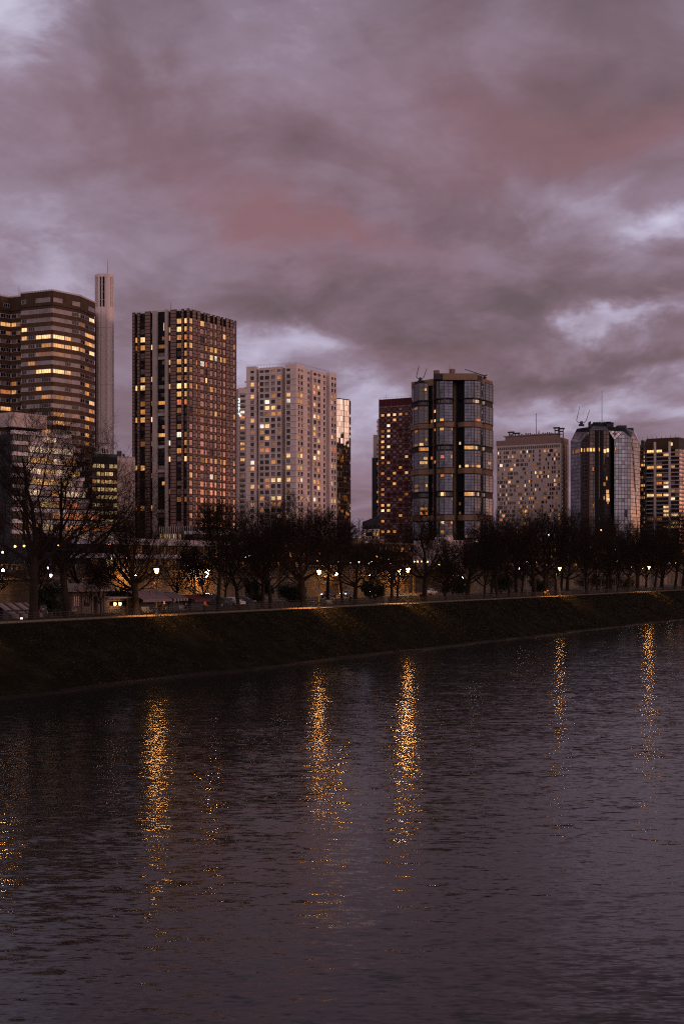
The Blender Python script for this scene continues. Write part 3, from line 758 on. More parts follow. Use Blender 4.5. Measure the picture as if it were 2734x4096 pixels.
# ---- narrow hotel block with the vertical lit sign, between the two towers
r = random.Random(41)
T = Tower('hotel_block', at(241, 790), 'narrow pale block with a white vertical neon sign, squeezed between ribbed and white towers', 'hotel')
zt = zat(388.3, 780)
E0 = at(228, 792); E1 = at(238.6, 781); E2 = at(246.2, 780); E3 = at(252, 790)
T.mb('wall').prism([E0, E1, E2, E3, at(252, 805), at(228, 805)], BZ, zt)
f1 = Fac(E1, E2); f2 = Fac(E2, E3)
for fx in (f1,):
    fx.box(T.mb('pilaster'), -.05, .45, BZ, zt+.4, 0, .4); fx.box(T.mb('pilaster'), fx.L-.5, fx.L, BZ, zt+.4, 0, .4)
    fx.box(T.mb('parapet'), .45, fx.L-.5, zt-2.6, zt+.3, 0, .25)
lt = {3: 'l_white', 4: 'l_orange', 6: 'l_warm', 10: 'l_amber', 12: 'l_warm', 9: 'l_warm'}
for row in range(34):
    zc = zt - 4.3 - 2.9*row
    if zc-2 < BZ: break
    f1.box(T.mb('balcony'), .47, f1.L-.52, zc-1.5, zc-.75, 0, .3)
    T.window(f1, .9, f1.L-1.0, zc-.7, zc+.75, .05, lt.get(row) or pick(r, ('gl_dark', 4), ('gl_warm', 3), ('l_dim', 1.2), ('l_amber', .6)), 'frame_d', 2, .07, .06)
    T.window(f2, .6, 2.2, zc-.7, zc+.75, .05, pick(r, ('gl_dark', 4), ('l_dim', 1), ('l_amber', .5)), 'frame_d', 1, .07, .06)
# the letters, one below the other
sg = MB(); zs = zt - 4.9
f1.box(sg, -.02, .42, zs-9.7, zs+.3, .41, .50)
sign = sg.build('sign', M['slate'], T.root)
nlet = M['l_white']
neon = bpy.data.materials.new('neon_white'); neon.use_nodes = True
bb = neon.node_tree.nodes['Principled BSDF']; bb.inputs['Emission Color'].default_value = (.80, .97, 1, 1); bb.inputs['Emission Strength'].default_value = 1.7; neon.cycles.emission_sampling = 'NONE'
lets = 'adagio'
dep = bpy.context.evaluated_depsgraph_get()
for k, ch in enumerate(lets):
    cu = bpy.data.curves.new('letter', 'FONT'); cu.body = ch; cu.size = 2.0; cu.align_x = 'CENTER'; cu.extrude = .04; cu.offset = .05
    tmp = bpy.data.objects.new('letter', cu); COL.objects.link(tmp)
    me = bpy.data.meshes.new_from_object(tmp.evaluated_get(bpy.context.evaluated_depsgraph_get())); COL.objects.unlink(tmp); bpy.data.objects.remove(tmp)
    lo = bpy.data.objects.new('letter', me); COL.objects.link(lo); me.materials.clear(); me.materials.append(neon)
    p = f1.pt(.2, zs - 1.25 - k*1.62, .58)
    ang = math.atan2(f1.u.y, f1.u.x)
    me.transform(Matrix.Translation(Vector(p) - T.root.location) @ Matrix.Rotation(ang, 4, 'Z') @ Matrix.Rotation(R(90), 4, 'X'))
    lo.parent = sign
lg = MB(); f1.box(lg, .42, 1.5, zs-10.4, zs-9.8, .42, .52); f1.box(lg, .42, .95, zs-9.8, zs-9.45, .42, .52); lg.build('emblem', neon, sign)
T.finish({'wall': M['hotel'], 'pilaster': M['concrete'], 'parapet': M['concrete'], 'balcony': M['concrete']})

# ---- mirrored tower behind the white one
T = Tower('mirror_tower', at(343, 750), 'slim mirrored glass tower, bright above and dark below, half hidden behind the white tower')
zt = zat(399, 746)
K0 = at(322, 736); K1 = at(333.0, 742); K2 = at(343.2, 747.6); K3 = at(349.0, 751.2); K4 = at(350.3, 757)
T.mb('glass_wall').prism([K0, K1, K2, K3, K4, at(330, 766)], BZ, zt)
fa = Fac(K1, K2); fb = Fac(K2, K3); fc = Fac(K3, K4)
fa.box(T.mb('corner_strip'), fa.L-.25, fa.L+.15, BZ, zt+.1, -.2, .12)
fb.box(T.mb('corner_strip'), fb.L-.12, fb.L+.05, BZ, zt+.1, -.2, .10)
for f in (fa, fb): f.box(T.mb('parapet'), 0, f.L, zt, zt+.35, -.3, .08)
for f, a0, zc, pn in ((fa, .6, zt-62, 'l_amber'), (fa, 1.4, zt-62, 'l_orange'), (fb, .8, zt-73.5, 'l_amber'), (fb, 1.6, zt-73.5, 'l_warm'), (fa, 3.4, zt-84.5, 'l_bright'), (fb, .4, zt-84.5, 'l_warm'), (fa, 3.0, zt-54, 'l_dim'), (fa, .5, zt-47, 'l_dim'), (fa, 2.6, zt-92, 'l_dim'), (fb, 1.2, zt-92, 'l_dim'), (fb, .2, zt-104, 'l_amber')):
    T.window(f, a0, a0+1.1, zc-.6, zc+.6, .04, pn, 'frame_d', 1, .06, .04)
cw = curtain_wall('mirror_tower_glass', (.92, .80, .72), (.05, .03, .025), 1.35, 2.9, metal=1.0, rough=.03, lw=.13, wob=.010)
T.finish({'glass_wall': cw, 'corner_strip': M['black'], 'parapet': M['frame_d']})

# unseen tower added outside the picture on the right, for the mirror glass to reflect
r = random.Random(44)
T = Tower('dark_tower', at(790, 765), 'unseen dark brown tower added outside the right edge, mirrored in the slim glass tower', 'tower')
W0 = at(742, 752); W1 = (W0[0]+6, W0[1]+40); zo = 98.0
T.mb('wall').prism([W1, W0, (W0[0]+34, W0[1]-6), (W0[0]+40, W0[1]+34)], BZ, zo)
f = Fac((W1[0], W1[1]), (W0[0], W0[1]))
for row in range(26):
    zc = zo - 3.5 - 3.1*row
    f.box(T.mb('floor_band'), 0, f.L, zc-1.5, zc-1.0, 0, .2)
    for k in range(9): T.window(f, f.L*(k+.1)/9, f.L*(k+.9)/9, zc-.9, zc+1.2, .03, pick(r, ('gl_dark', 5), ('gl_warm', 4), ('l_dim', 1.5), ('l_amber', .7), ('l_warm', .3)), 'frame_d', 3, .1, .08)
T.mb('roof_plant').box(W0[0]+6, W0[0]+20, W0[1]+6, W0[1]+20, zo, zo+5)
T.finish({'wall': M['brown_dk'], 'floor_band': M['rust'], 'roof_plant': M['slate']}, cap=0)

# ---- low and thin blocks left of the red tower
T = Tower('slate_block', at(374, 905), 'dark blank slate-coloured slab beside the left edge of the red tower', 'building')
T.mb('wall').prism([at(371.4, 900), at(377.4, 900), at(377.4, 925), at(371.4, 925)], BZ, zat(457.7, 900))
T.mb('side_fin').prism([at(377.45, 899), at(378.3, 899), at(378.3, 925), at(377.45, 925)], BZ, zat(440, 900))
fs = Fac(at(376.0, 899), at(378.2, 899))
for k in range(26):
    zc = zat(440, 900) - 3 - 3*k
    T.window(fs, 0.05, 1.1, zc-.8, zc+.6, .05, pick(r, ('gl_blind', 3), ('l_amber', 1.0), ('l_bright', .6), ('gl_dark', 2)), 'frame_d', 1, .06, .04)
T.finish({'wall': M['slate'], 'side_fin': M['conc_grey']})
T = Tower('pale_block', at(375, 935), 'pale blank tower slab stepping up behind the slate-coloured one', 'building')
T.mb('wall').prism([at(372.6, 930), at(377.4, 930), at(377.4, 950), at(372.6, 950)], BZ, zat(434.8, 930))
T.mb('stair_tower').prism([at(376.6, 928), at(380.4, 928), at(380.4, 950), at(376.6, 950)], BZ, zat(419.2, 930))
fs = Fac(at(376.6, 927.9), at(378.6, 927.9))
for k in range(22):
    zc = zat(419, 930) - 2 - 3*k; fs.box(T.mb('balcony'), -.5, .6, zc-.5, zc+.4, 0, .5)
T.finish({'wall': M['hotel'], 'stair_tower': M['hotel'], 'balcony': M['conc_grey']})
T = Tower('balcony_block', at(369, 800), 'low dark-roofed block with white balcony bands pierced by oval holes, left of the red tower', 'building')
q0 = at(362.4, 800); q1 = at(378.8, 790); zt = zat(520, 800)
f = Fac(q0, q1)
T.mb('wall').prism([q0, q1, at(379, 830), at(362.4, 830)], BZ, zt-4.5)
T.mb('roof').hexa([(q0[0],q0[1],zt-4.5),(q1[0],q1[1],zt-4.5),(q1[0],q1[1]+30,zt-4.5),(q0[0],q0[1]+30,zt-4.5),(q0[0],q0[1]+2,zt-.9),(q1[0],q1[1]+2,zt+2.3),(q1[0],q1[1]+30,zt+2.3),(q0[0],q0[1]+30,zt-.9)])
for k in range(6):
    zc = zt - 6.2 - 3.9*k
    if zc-1.5 < BZ: break
    n = 5; pw = f.L/n
    f.box(T.mb('balcony_band'), 0, f.L, zc+.35, zc+.85, 0, 1.0); f.box(T.mb('balcony_band'), 0, f.L, zc-.75, zc-.2, 0, 1.0)
    for j in range(n+1): f.box(T.mb('balcony_band'), max(0, j*pw-.45), min(f.L, j*pw+.45), zc-.2, zc+.35, .02, .98)
    for j in range(n):
        T.window(f, j*pw+.3, (j+1)*pw-.3, zc+1.0, zc+2.9, .05, pick(r, ('gl_black', 5), ('l_amber', .8), ('l_warm', .6)), 'frame_d', 2, .08, .06)
f.box(T.mb('stair_mast'), f.L*.66, f.L*.70, BZ, zt-1.5, 1.0, 1.4)
T.finish({'wall': M['black'], 'roof': M['slate'], 'balcony_band': M['white_pnl'], 'stair_mast': M['metal']})

# ---- dark red tower
r = random.Random(51)
T = Tower('red_tower', at(395, 860), 'dark red tower of rounded square panels, left of the black glass tower')
ZR = 12.5 + 171.5*845/F
R0 = at(378.6, 856.0); R1 = at(412.8, 843.8)
f = Fac(R0, R1)
back = (R1[0]+10, R1[1]+18); 
T.mb('wall').prism([R0, R1, back, (R0[0]+10, R0[1]+20)], BZ, ZR)
NC = 5.5; cw_ = f.L/ (NC+.25); a_start = .5
RH = 5.32*850/F
litE = {1: {0: 'l_warm', 1: 'l_bright', 2: 'l_bright', 3: 'l_warm', 4: 'l_dim'}, 2: {2: 'l_warm'}, 3: {1: 'l_white'}, 4: {1: 'l_warm', 0: 'l_dim'}, 5: {0: 'l_amber', 1: 'l_white'}, 6: {0: 'l_bright'}, 7: {0: 'l_amber', 1: 'l_bright'}, 8: {0: 'l_amber'}, 9: {0: 'l_bright', 4: 'l_warm'}, 10: {1: 'l_amber', 0: 'l_dim'},
        11: {3: 'l_amber'}, 12: {0: 'l_amber', 2: 'l_warm', 4: 'l_warm'}, 13: {1: 'l_amber'}, 14: {2: 'l_warm'}, 15: {0: 'l_amber'}, 16: {0: 'l_amber', 4: 'l_dim'}, 17: {3: 'l_dim'}, 18: {0: 'l_warm', 1: 'l_warm'}, 19: {0: 'l_bright', 1: 'l_warm'}, 20: {3: 'l_warm'}, 21: {0: 'l_amber'}, 23: {0: 'l_amber', 1: 'l_warm', 2: 'l_amber'}}
def rrect(f, mb, a, z, w, h, rad, o0, o1, mi, hole=None):
    """a rounded square panel standing proud of the wall, with a square opening"""
    pts = []
    for cx_, cz_, s0 in ((w/2-rad, h/2-rad, 0), (-w/2+rad, h/2-rad, 90), (-w/2+rad, -h/2+rad, 180), (w/2-rad, -h/2+rad, 270)):
        for k in range(5):
            tt = R(s0 + k*22.5); pts.append((cx_+rad*math.cos(tt), cz_+rad*math.sin(tt)))
    n = len(pts)
    for k in range(n):
        j = (k+1) % n
        mb.quad(f.pt(a+pts[k][0], z+pts[k][1], o0), f.pt(a+pts[j][0], z+pts[j][1], o0), f.pt(a+pts[j][0], z+pts[j][1], o1), f.pt(a+pts[k][0], z+pts[k][1], o1), mi)
        if hole is None: continue
        q1_, q2_ = [], []
        hw_, hh_ = hole
        def onto(p):
            s_ = min(hw_/max(1e-6, abs(p[0])), hh_/max(1e-6, abs(p[1]))); return (p[0]*s_, p[1]*s_)
        i1, i2 = onto(pts[k]), onto(pts[j])
        mb.quad(f.pt(a+pts[k][0], z+pts[k][1], o1), f.pt(a+pts[j][0], z+pts[j][1], o1), f.pt(a+i2[0], z+i2[1], o1-.12), f.pt(a+i1[0], z+i1[1], o1-.12), mi)
    if hole is None:
        mb.poly([f.pt(a+p[0], z+p[1], o1) for p in pts], mi)
for row in range(-1, 29):
    zc = ZR - 6.4 - RH*row + (.5 if row == -1 else 0)
    if zc-2 < BZ: break
    for c in range(6):
        a = a_start + cw_*(c+.5)
        wd = cw_*.88 if c < 5 else cw_*.5
        if c == 5: a -= cw_*.2
        if row == -1:
            rrect(f, T.mb('panel'), a, zc+.6, wd, RH*1.25, .35, 0, .30, 0); continue
        rrect(f, T.mb('panel'), a, zc, wd, RH*.86, .72, 0, .34, 0 if (row+c) % 4 else 1, hole=(wd*.30, RH*.26))
        if c < 5 or True:
            pane = litE.get(row, {}).get(c) if c < 5 else None
            T.window(f, a-wd*.30, a+wd*.30, zc-RH*.26, zc+RH*.26, .14, pane or pick(r, ('gl_dark', 2.5), ('gl_warm', 3), ('gl_blind', 2.2)), 'joint' if not pane else 'red_pnl', 1, .10, .12)
for k in range(6):
    f.box(T.mb('mullion'), a_start+cw_*k-.07, a_start+cw_*k+.07, ZR-4.5, ZR+.15, .02, .28)
    for row in range(28):
        zc = ZR - 6.4 - RH*(row-.5)
        if zc < BZ: break
        for hz in (-.45, .45):       # the pointed bright star where four panels meet
            T.mb('joint_star').poly([f.pt(a_start+cw_*k-.09, zc, .30), f.pt(a_start+cw_*k, zc+hz*1.6, .30), f.pt(a_start+cw_*k+.09, zc, .30)][::(1 if hz < 0 else -1)])
f.box(T.mb('edge_strip'), -.05, .4, BZ, ZR+.2, -.3, .35)
f.box(T.mb('roof_rail'), 0, f.L, ZR+1.1, ZR+1.18, -.8, -.72)
for k in range(8): f.box(T.mb('roof_rail'), f.L*k/8, f.L*k/8+.08, ZR-.1, ZR+1.15, -.8, -.72)
q = at(384, 850); antenna(T, q[0]+1.0, q[1]+3, ZR, 2.8, .09)
T.finish({'wall': M['joint'], 'panel': [M['red_pnl'], M['red_dk']], 'mullion': M['joint'], 'joint_star': M['frame_w'], 'edge_strip': M['red_pnl'], 'roof_rail': M['metal'], 'antenna': M['metal']})

# ---- black glass tower with beige bands
r = random.Random(61)
DG = 800.0
def zxp(v): return (1450 + v/2.851)/4.003
def zyz(v, d_=DG): return H + (HY - (1430 + v/2.851)/4.003)*d_/F
def hit(f, px):
    """distance along wall f where picture column px meets it"""
    k = (px-CX)/F
    return (k*f.A.y - f.A.x)/(f.u.x - k*f.u.y)
T = Tower('black_glass_tower', at(452, 815), 'black glass tower with stacked bay windows and beige bands, roof cranes on top', 'tower')
outline = [(557, 24), (585, 19), (637, 12), (750, 11), (757, 17), (765, 17), (771, 11), (803, 8), (812, 8), (838, 3), (872, 2), (930, 0), (1027, 1), (1032, 7), (1092, 7), (1096, 5), (1121, 3), (1157, 0), (1272, 0), (1343, 3.5), (1366, 8), (1369, 9), (1398, 9.5), (1480, 20), (1485, 27)]
op = [at(zxp(a), DG+b) for a, b in outline]
inner = [(p[0], p[1]+1.6) for p in op] + [at(zxp(1470), 850), at(zxp(570), 850)]
ztop = zyz(235)
T.mb('core').prism(inner, BZ, ztop)
segs = []
kinds = ['x', 'g', 'k', 'x', 'x', 'x', 'k', 'x', 'g', 'k', 'g', 'g', 'x', 'r', 'x', 'g', 'k', 'g', 'g', 'g', 'x', 'g', 'g', 'x']
for i in range(len(op)-1): segs.append((Fac(op[i], op[i+1]), kinds[i], outline[i][0], outline[i+1][0]))
tiers = [(258, 470), (525, 737), (793, 1000), (1057, 1265), (1325, 1530), (1590, 1800), (1862, 2070), (2120, 2320)]
lits = [(700,730,325,'l_warm'),(588,630,575,'l_dim'),(815,832,690,'l_bright'),(880,925,695,'l_warm'),(880,925,825,'l_warm'),(1008,1026,825,'l_amber'),(712,735,940,'l_amber'),(645,692,983,'l_warm'),(1100,1120,965,'l_bright'),
        (650,736,1182,'l_warm'),(885,928,1160,'l_red'),(1003,1020,1160,'l_warm'),(1098,1120,1225,'l_warm'),(1166,1205,1225,'l_bright'),(1238,1270,1225,'l_amber'),(1290,1341,1225,'l_warm'),(1420,1460,1185,'l_amber'),(888,928,1362,'l_orange'),(1008,1026,1365,'l_amber'),
        (716,738,1445,'l_warm'),(590,634,1445,'l_dim'),(590,634,1500,'l_dim'),(1005,1026,1620,'l_dim'),(655,742,1702,'l_amber'),(655,690,1772,'l_orange'),(716,742,1772,'l_orange'),(890,927,1895,'l_bright'),(1000,1026,1890,'l_red'),(590,630,830,'l_dim'),(690,738,1110,'l_green'),(815,833,1180,'l_amber'),(815,833,580,'l_bright'),
        (815,832,830,'l_amber'),(1098,1120,1690,'l_dim'),(1098,1120,1750,'l_dim'),(1290,1341,690,'l_orange'),(885,927,2010,'l_amber'),(950,1020,1960,'l_dim'),(950,1020,2030,'l_amber'),(1170,1200,2030,'l_amber'),(1420,1440,2030,'l_warm'),(588,632,980,'l_dim'),(775,800,705,'l_amber'),(775,800,1110,'l_orange')]
for ti, (za, zb) in enumerate(tiers):
    z1, z0 = zyz(za), zyz(zb)
    for f, kd, xa, xb in segs:
        if kd in ('r',): continue
        L = f.L
        # floor and head of each bay, and the dark frame round it
        f.box(T.mb('bay_shell'), -.05, L+.05, z1-.28, z1, -1.7, .14); f.box(T.mb('bay_shell'), -.05, L+.05, z0, z0+.28, -1.7, .14)
        pane = {'g': pick(r, ('gl_blue', 5), ('gl_curt', .0)), 'k': 'gl_black', 'x': 'gl_black'}[kd]
        wpx = (xb-xa)
        if kd == 'g':
            nx = max(1, int(round(wpx/40)))
            T.window(f, .05, L-.05, z0+.28, z1-.28, 0, pane, 'frame_d', nx, .24, .13, nz=6)
        elif kd == 'k':
            T.window(f, .05, L-.05, z0+.28, z1-.28, 0, pane, 'frame_d', 2, .18, .10, nz=4)
            if xa == 637:
                T.window(f, L*.60, L*.90, z0+.4, z1-.4, .03, 'gl_blind' if ti % 2 else 'gl_curt', 'frame_d', 1, .2, .1, nz=6)
        else:
            T.window(f, 0, L, z0+.28, z1-.28, 0, pane, 'frame_d', 1, .12, .08, nz=4)
        for xa_, xb_, zy_, pn in lits:
            if za <= zy_ <= zb and xa-2 <= xa_ and xb_ <= xb+2:
                a0, a1 = hit(f, zxp(xa_)), hit(f, zxp(xb_))
                zc = z1 - (int((zy_-za)/((zb-za)/4.0))+.5)*(z1-z0)/4
                T.window(f, max(.1, a0), min(L-.1, a1), zc-.9, zc+.9, .05, pn, 'frame_d', max(1, int((xb_-xa_)/26)), .12, .09)
    # set-back storey between the bays
    if ti+1 < len(tiers):
        zn = zyz(tiers[ti+1][0])
        band = ti % 2 == 1
        for f, kd, xa, xb in segs:
            if kd == 'r': continue
            L = f.L
            if band:
                wide = (xa < 803) or (930 <= xa < 1300) 
                if xa >= 1300 and kd == 'x': wide = False
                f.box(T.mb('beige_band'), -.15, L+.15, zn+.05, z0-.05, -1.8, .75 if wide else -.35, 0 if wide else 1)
            elif xa >= 1262 and kd == 'g':
                for k in range(3): T.window(f, L*(k+.05)/3, L*(k+.95)/3, zn+.35, z0-.35, -1.0, pick(r, ('pale_glow', 4), ('gl_curt', 1)), 'frame_d', 2, .14, .1)  # pale glow stands in for bright sky reflected in these panes
            else:
                lit_r = {(1, 637): 'x', (2, 637): 'l_amber', (2, 1157): 'l_warm', (2, 585): 'l_dim', (4, 872): 'l_bright', (4, 1157): 'l_warm', (4, 1121): 'l_amber', (2, 1121): 'l_amber', (6, 872): 'l_warm'}.get((ti, xa))
                T.window(f, .1, L-.1, zn+.3, z0-.3, -1.1, lit_r or pick(r, ('gl_black', 3), ('gl_warm', 1.5), ('gl_blue', .8)), 'frame_d', max(1, int((xb-xa)/30)), .14, .1)
# full height black slot and thin pink pipes
fs = segs[13][0]
fs.box(T.mb('slot'), 0, fs.L*.5, BZ, ztop, -.6, -.1, 1); fs.box(T.mb('slot'), fs.L*.5, fs.L, BZ, ztop, -.9, -.4, 0)
for zxv in (806, 932, 1275):
    dd = {806: 806.5, 932: 798.6, 1275: 798.8}[zxv]; p = at(zxp(zxv), dd); T.mb('pipe').tube((p[0], p[1], BZ), (p[0], p[1], ztop-2), .17, .17, 6)
# roof: beige parapet, blocks
zt2 = zyz(186)
def roofseg(xa, xb, da, db, z0, z1, mi=0, th=1.5):
    f = Fac(at(zxp(xa), da), at(zxp(xb), db)); f.box(T.mb('roof_block'), 0, f.L, z0, z1, -th, 0, mi)
roofseg(553, 806, 822, 807, zyz(300), zyz(226), 0, 8)
roofseg(806, 915, 799, 798.5, zyz(255), zyz(188), 1, 6); roofseg(914, 1306, 797.5, 798, zyz(258, 798), zyz(184, 798), 0, 8)
roofseg(1306, 1362, 801, 806, zyz(262), zyz(196), 1, 6); roofseg(1362, 1480, 806, 820, zyz(285), zyz(222), 0, 8)
for a, b in ((808, 878), (988, 1056)):
    p, q_ = at(zxp(a), 812), at(zxp(b), 812)
    T.mb('stair_head').lathe(((p[0]+q_[0])/2, 814, zt2-1), [(0, 0), ((q_[0]-p[0])/2, 0), ((q_[0]-p[0])/2, 4.6 if a < 900 else 5.4), (0, 4.6 if a < 900 else 5.4)], 14)
p, q_ = at(zxp(880), 826), at(zxp(1170), 826); T.mb('stair_head').hexa([(p[0],826,zt2-1),(q_[0],826,zt2-1),(q_[0],834,zt2-1),(p[0],834,zt2-1),(p[0]+6,828,zt2+1.8),(q_[0]-4,828,zt2+2.8),(q_[0]-4,832,zt2+2.8),(p[0]+6,832,zt2+1.8)])
p = at(zxp(990), 815); antenna(T, p[0], p[1], zt2+4, 4.4, .12)
pale_glow = lit('lit_or_reflected_pale', (1, .76, .60), 1.35, .5); M['pale_glow'] = pale_glow; ML.append(pale_glow); MI['pale_glow'] = len(ML)-1  # emissive pane for lit rooms and for painted sky reflections
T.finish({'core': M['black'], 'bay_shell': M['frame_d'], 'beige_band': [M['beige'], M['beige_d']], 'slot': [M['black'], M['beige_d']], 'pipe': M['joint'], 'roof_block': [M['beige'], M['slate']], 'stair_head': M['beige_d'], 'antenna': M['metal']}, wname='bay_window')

def roof_crane(px, d_, z, two, label, s=1.0, lean=1):
    x_, y_ = at(px, d_)
    e = empty('roof_crane', (x_, y_, z), label, 'crane', 'window cleaning cranes on the tower roofs')
    m = MB(); m.box(x_-1.2*s, x_+1.2*s, y_-.9, y_+.9, z, z+.9*s); m.lathe((x_, y_, z+.9*s), [(.8*s, 0), (.6*s, 1.3*s), (0, 1.4*s)], 8); m.build('base', M['slate'], e)
    if two:
        for k in (-1, 1):
            m = MB(); a = (x_+1.3*k*s, y_, z+1.6*s); bq = (x_+2.2*k*s, y_, z+2.6*s); c = (x_+(2.2*k+1.5)*s, y_, z+8.2*s + k*-.8*s)
            m.tube((x_, y_, z+1.6*s), a, .2, .2, 5); m.tube(a, bq, .22, .2, 5); m.tube(bq, c, .22, .16, 5); m.build('jib', M['slate'], e)
    else:
        m = MB(); m.tube((x_, y_, z+1.8*s), (x_-13*lean*s, y_, z+6.2*s), .35, .18, 5); m.tube((x_, y_, z+1.8*s), (x_+1.8*lean*s, y_, z+2.6*s), .4, .3, 5); m.tube((x_-12.9*lean*s, y_, z+6.2*s), (x_-13.2*lean*s, y_, z+5.2*s), .15, .1, 4); m.build('jib', M['slate'], e)
roof_crane(zxp(655), 818, zyz(226), True, 'small roof crane with two raised jibs on the left end of the black tower roof')
roof_crane(zxp(1388), 808, zyz(222), False, 'roof crane with one long jib reaching left, right end of the black tower roof', .85)

# ---- beige hotel slab with scattered narrow windows
r = random.Random(71)
T = Tower('beige_slab', at(531, 1030), 'broad beige slab block with scattered narrow windows and rooftop plant, right of the black tower', 'building')
ZH = 12.5 + 131.2*1000/F
H0 = at(495.9, 1029); H1 = at(560.5, 1000); H2 = at(567.2, 1016)
T.mb('wall').prism([H0, H1, H2, (H2[0]-18, H2[1]+30), (H0[0]+5, H0[1]+25)], BZ, ZH)
f = Fac(H0, H1); f2 = Fac(H1, H2)
f.box(T.mb('crown'), -.2, f.L+.2, ZH-3.2, ZH+.3, -.5, .35); f2.box(T.mb('crown'), 0, f2.L, ZH-3.2, ZH+.3, -.5, .35)
f.box(T.mb('penthouse'), f.L*.11, f.L*.90, ZH+.3, ZH+3.2, -9, -2.5)
f.box(T.mb('penthouse'), f.L*.09, f.L*.93, ZH+3.2, ZH+3.7, -9.5, -1.8)
for a, h in ((.18, 3.6), (.27, 2.6), (.885, 4.8), (.955, 4.0)):
    c = f.L*a
    for k in (-1.6, 1.2): f.box(T.mb('roof_plant'), c+k, c+k+.5, ZH+3.2 if a < .9 else ZH+.3, ZH+3.2+h, -5, -4.4)
    f.box(T.mb('roof_plant'), c-2.3, c+2.3, ZH+2.4+h, ZH+3.4+h, -5.6, -3.8); f.box(T.mb('roof_plant'), c-1.4, c+1.4, ZH+.6+h, ZH+1.4+h, -5.4, -4)
for k in range(16): f.box(T.mb('roof_plant'), f.L*(.3+.033*k), f.L*(.3+.033*k)+.6, ZH+3.7, ZH+4.3+r.random(), -6, -5)
p = f.pt(f.L*.57, 0, -5); antenna(T, p[0], p[1], ZH+3.6, 15.5, .26, 3)
p = f.pt(f.L*.61, 0, -5); antenna(T, p[0], p[1], ZH+3.6, 3, .5)
NCOL = 30; cwd = (f.L-1.6)/NCOL
prev = [False]*NCOL
for row in range(30):
    zc = ZH - 5.6 - 3.02*row
    if zc-1.5 < BZ: break
    c = 0
    while c < NCOL:
        wide = r.random() < .22
        op_ = (r.random() < .62) if row else True
        if op_:
            w_ = cwd*(1.35 if wide and c < NCOL-1 and row else .58)
            a0 = .8 + cwd*c + .15
            pane = pick(r, ('gl_dark', 4.2), ('gl_warm', 2.2), ('gl_blind', .9), ('l_dim', 1.0), ('l_warm', .75), ('l_amber', .9), ('l_bright', .3), ('l_white', .12), ('l_red', .08))
            if row == 0: pane = 'gl_warm'
            T.window(f, a0, a0+w_, zc-.95, zc+1.05, .04, pane, 'frame_d', 1, .07, .06)
            if wide and row: c += 1
        c += 1
    f.box(T.mb('joint'), .4, f.L-.4, zc-1.53, zc-1.47, 0, .05)
    for k in range(3):
        T.window(f2, f2.L*(.12+.3*k), f2.L*(.25+.3*k), zc-.9, zc+1, .04, pick(r, ('gl_warm', 6), ('gl_blind', 2), ('l_dim', .4), ('l_amber', .3)), 'frame_d', 1, .06, .05)
for k in range(5): f2.box(T.mb('pier'), f2.L*(.02+.24*k)-.25, f2.L*(.02+.24*k)+.25, BZ, ZH-3.2, 0, .3)
T.finish({'wall': M['hotel'], 'crown': M['hotel_d'], 'penthouse': M['hotel_d'], 'roof_plant': M['slate'], 'antenna': M['metal'], 'joint': M['conc_grey'], 'pier': M['hotel_d']})

# ---- crystal shaped glass tower
r = random.Random(81)
DX = 950.0
def cx5(v): return (1950 + v/2.0)/4.003
def cz5(v, d_): return H + (HY - (1600 + v/2.0)/4.003)*d_/F
def V(zx_, zy_, d_): a = at(cx5(zx_), d_); return (a[0], a[1], cz5(zy_, d_))
T = Tower('crystal_tower', at(604, 975), 'grey glass tower with sloping shoulders and a dark central face', 'tower')
cwg = curtain_wall('crystal_glass', (.20, .21, .24), (.05, .045, .05), 2.2, 2.5, metal=.9, rough=.05, lw=.30, wob=.012)
cwb = curtain_wall('crystal_bevel', (.36, .33, .35), (.06, .05, .05), 1.8, 2.0, metal=.9, rough=.06, lw=.26, wob=.02)
cwd_ = curtain_wall('crystal_dark_glass', (.085, .055, .05), (.012, .010, .010), 2.2, 2.5, metal=.6, rough=.08, lw=.3, wob=.03)
T5 = [cwg, cwb, cwd_, M['black'], M['gl_dark']]
def face(name, pts, mi):
    # UV in the wall's own metres
    p0 = Vector(pts[0]); ux = (Vector(pts[1])-p0).normalized(); nn = ux.cross(Vector(pts[2])-p0).normalized(); uy = nn.cross(ux)
    T.mb(name).poly(pts, mi, tuple(((Vector(p)-p0).dot(ux)+50, (Vector(p)-p0).dot(uy)+50) for p in pts))
def G(p): return (p[0], p[1], BZ)
a0_ = V(661, 335, DX+17); b0_ = V(741, 345, DX+3); b1_ = V(706, 258, DX+9); c0_ = V(808, 258, DX); c1_ = V(812, 245, DX+1.0); d1_ = V(968, 248, DX+.5)
e0_ = V(1012, 328, DX+1.5); e1_ = V(1084, 256, DX+2.5); f0_ = V(1143, 305, DX+5); g0_ = V(1216, 352, DX+19); g1_ = V(1166, 252, DX+15)
t0_ = V(712, 232, DX+14); t1_ = V(838, 214, DX+6); t2_ = V(945, 214, DX+6); t3_ = V(1100, 225, DX+10)
face('glass_wall', [G(a0_), G(b0_), b0_, a0_], 0)
face('glass_wall', [G(b0_), G(c0_), c0_, b0_], 0)
face('bevel', [a0_, b0_, b1_], 1); face('bevel', [b0_, c0_, b1_], 1)
face('dark_face', [G(c0_), (V(968, 900, DX+.5)[0], DX+.5, BZ), d1_, c1_], 2)
face('bevel', [c0_, c1_, t1_, t0_, b1_][::1], 3)
face('bevel', [c1_, d1_, t2_, t1_], 1)
re_ = V(972, 900, DX+6)
face('recess', [(V(968,900,DX+.5)[0], DX+.5, BZ), (re_[0]+3, DX+6, BZ), (re_[0]+3, DX+6, d1_[2]-2), d1_], 3)
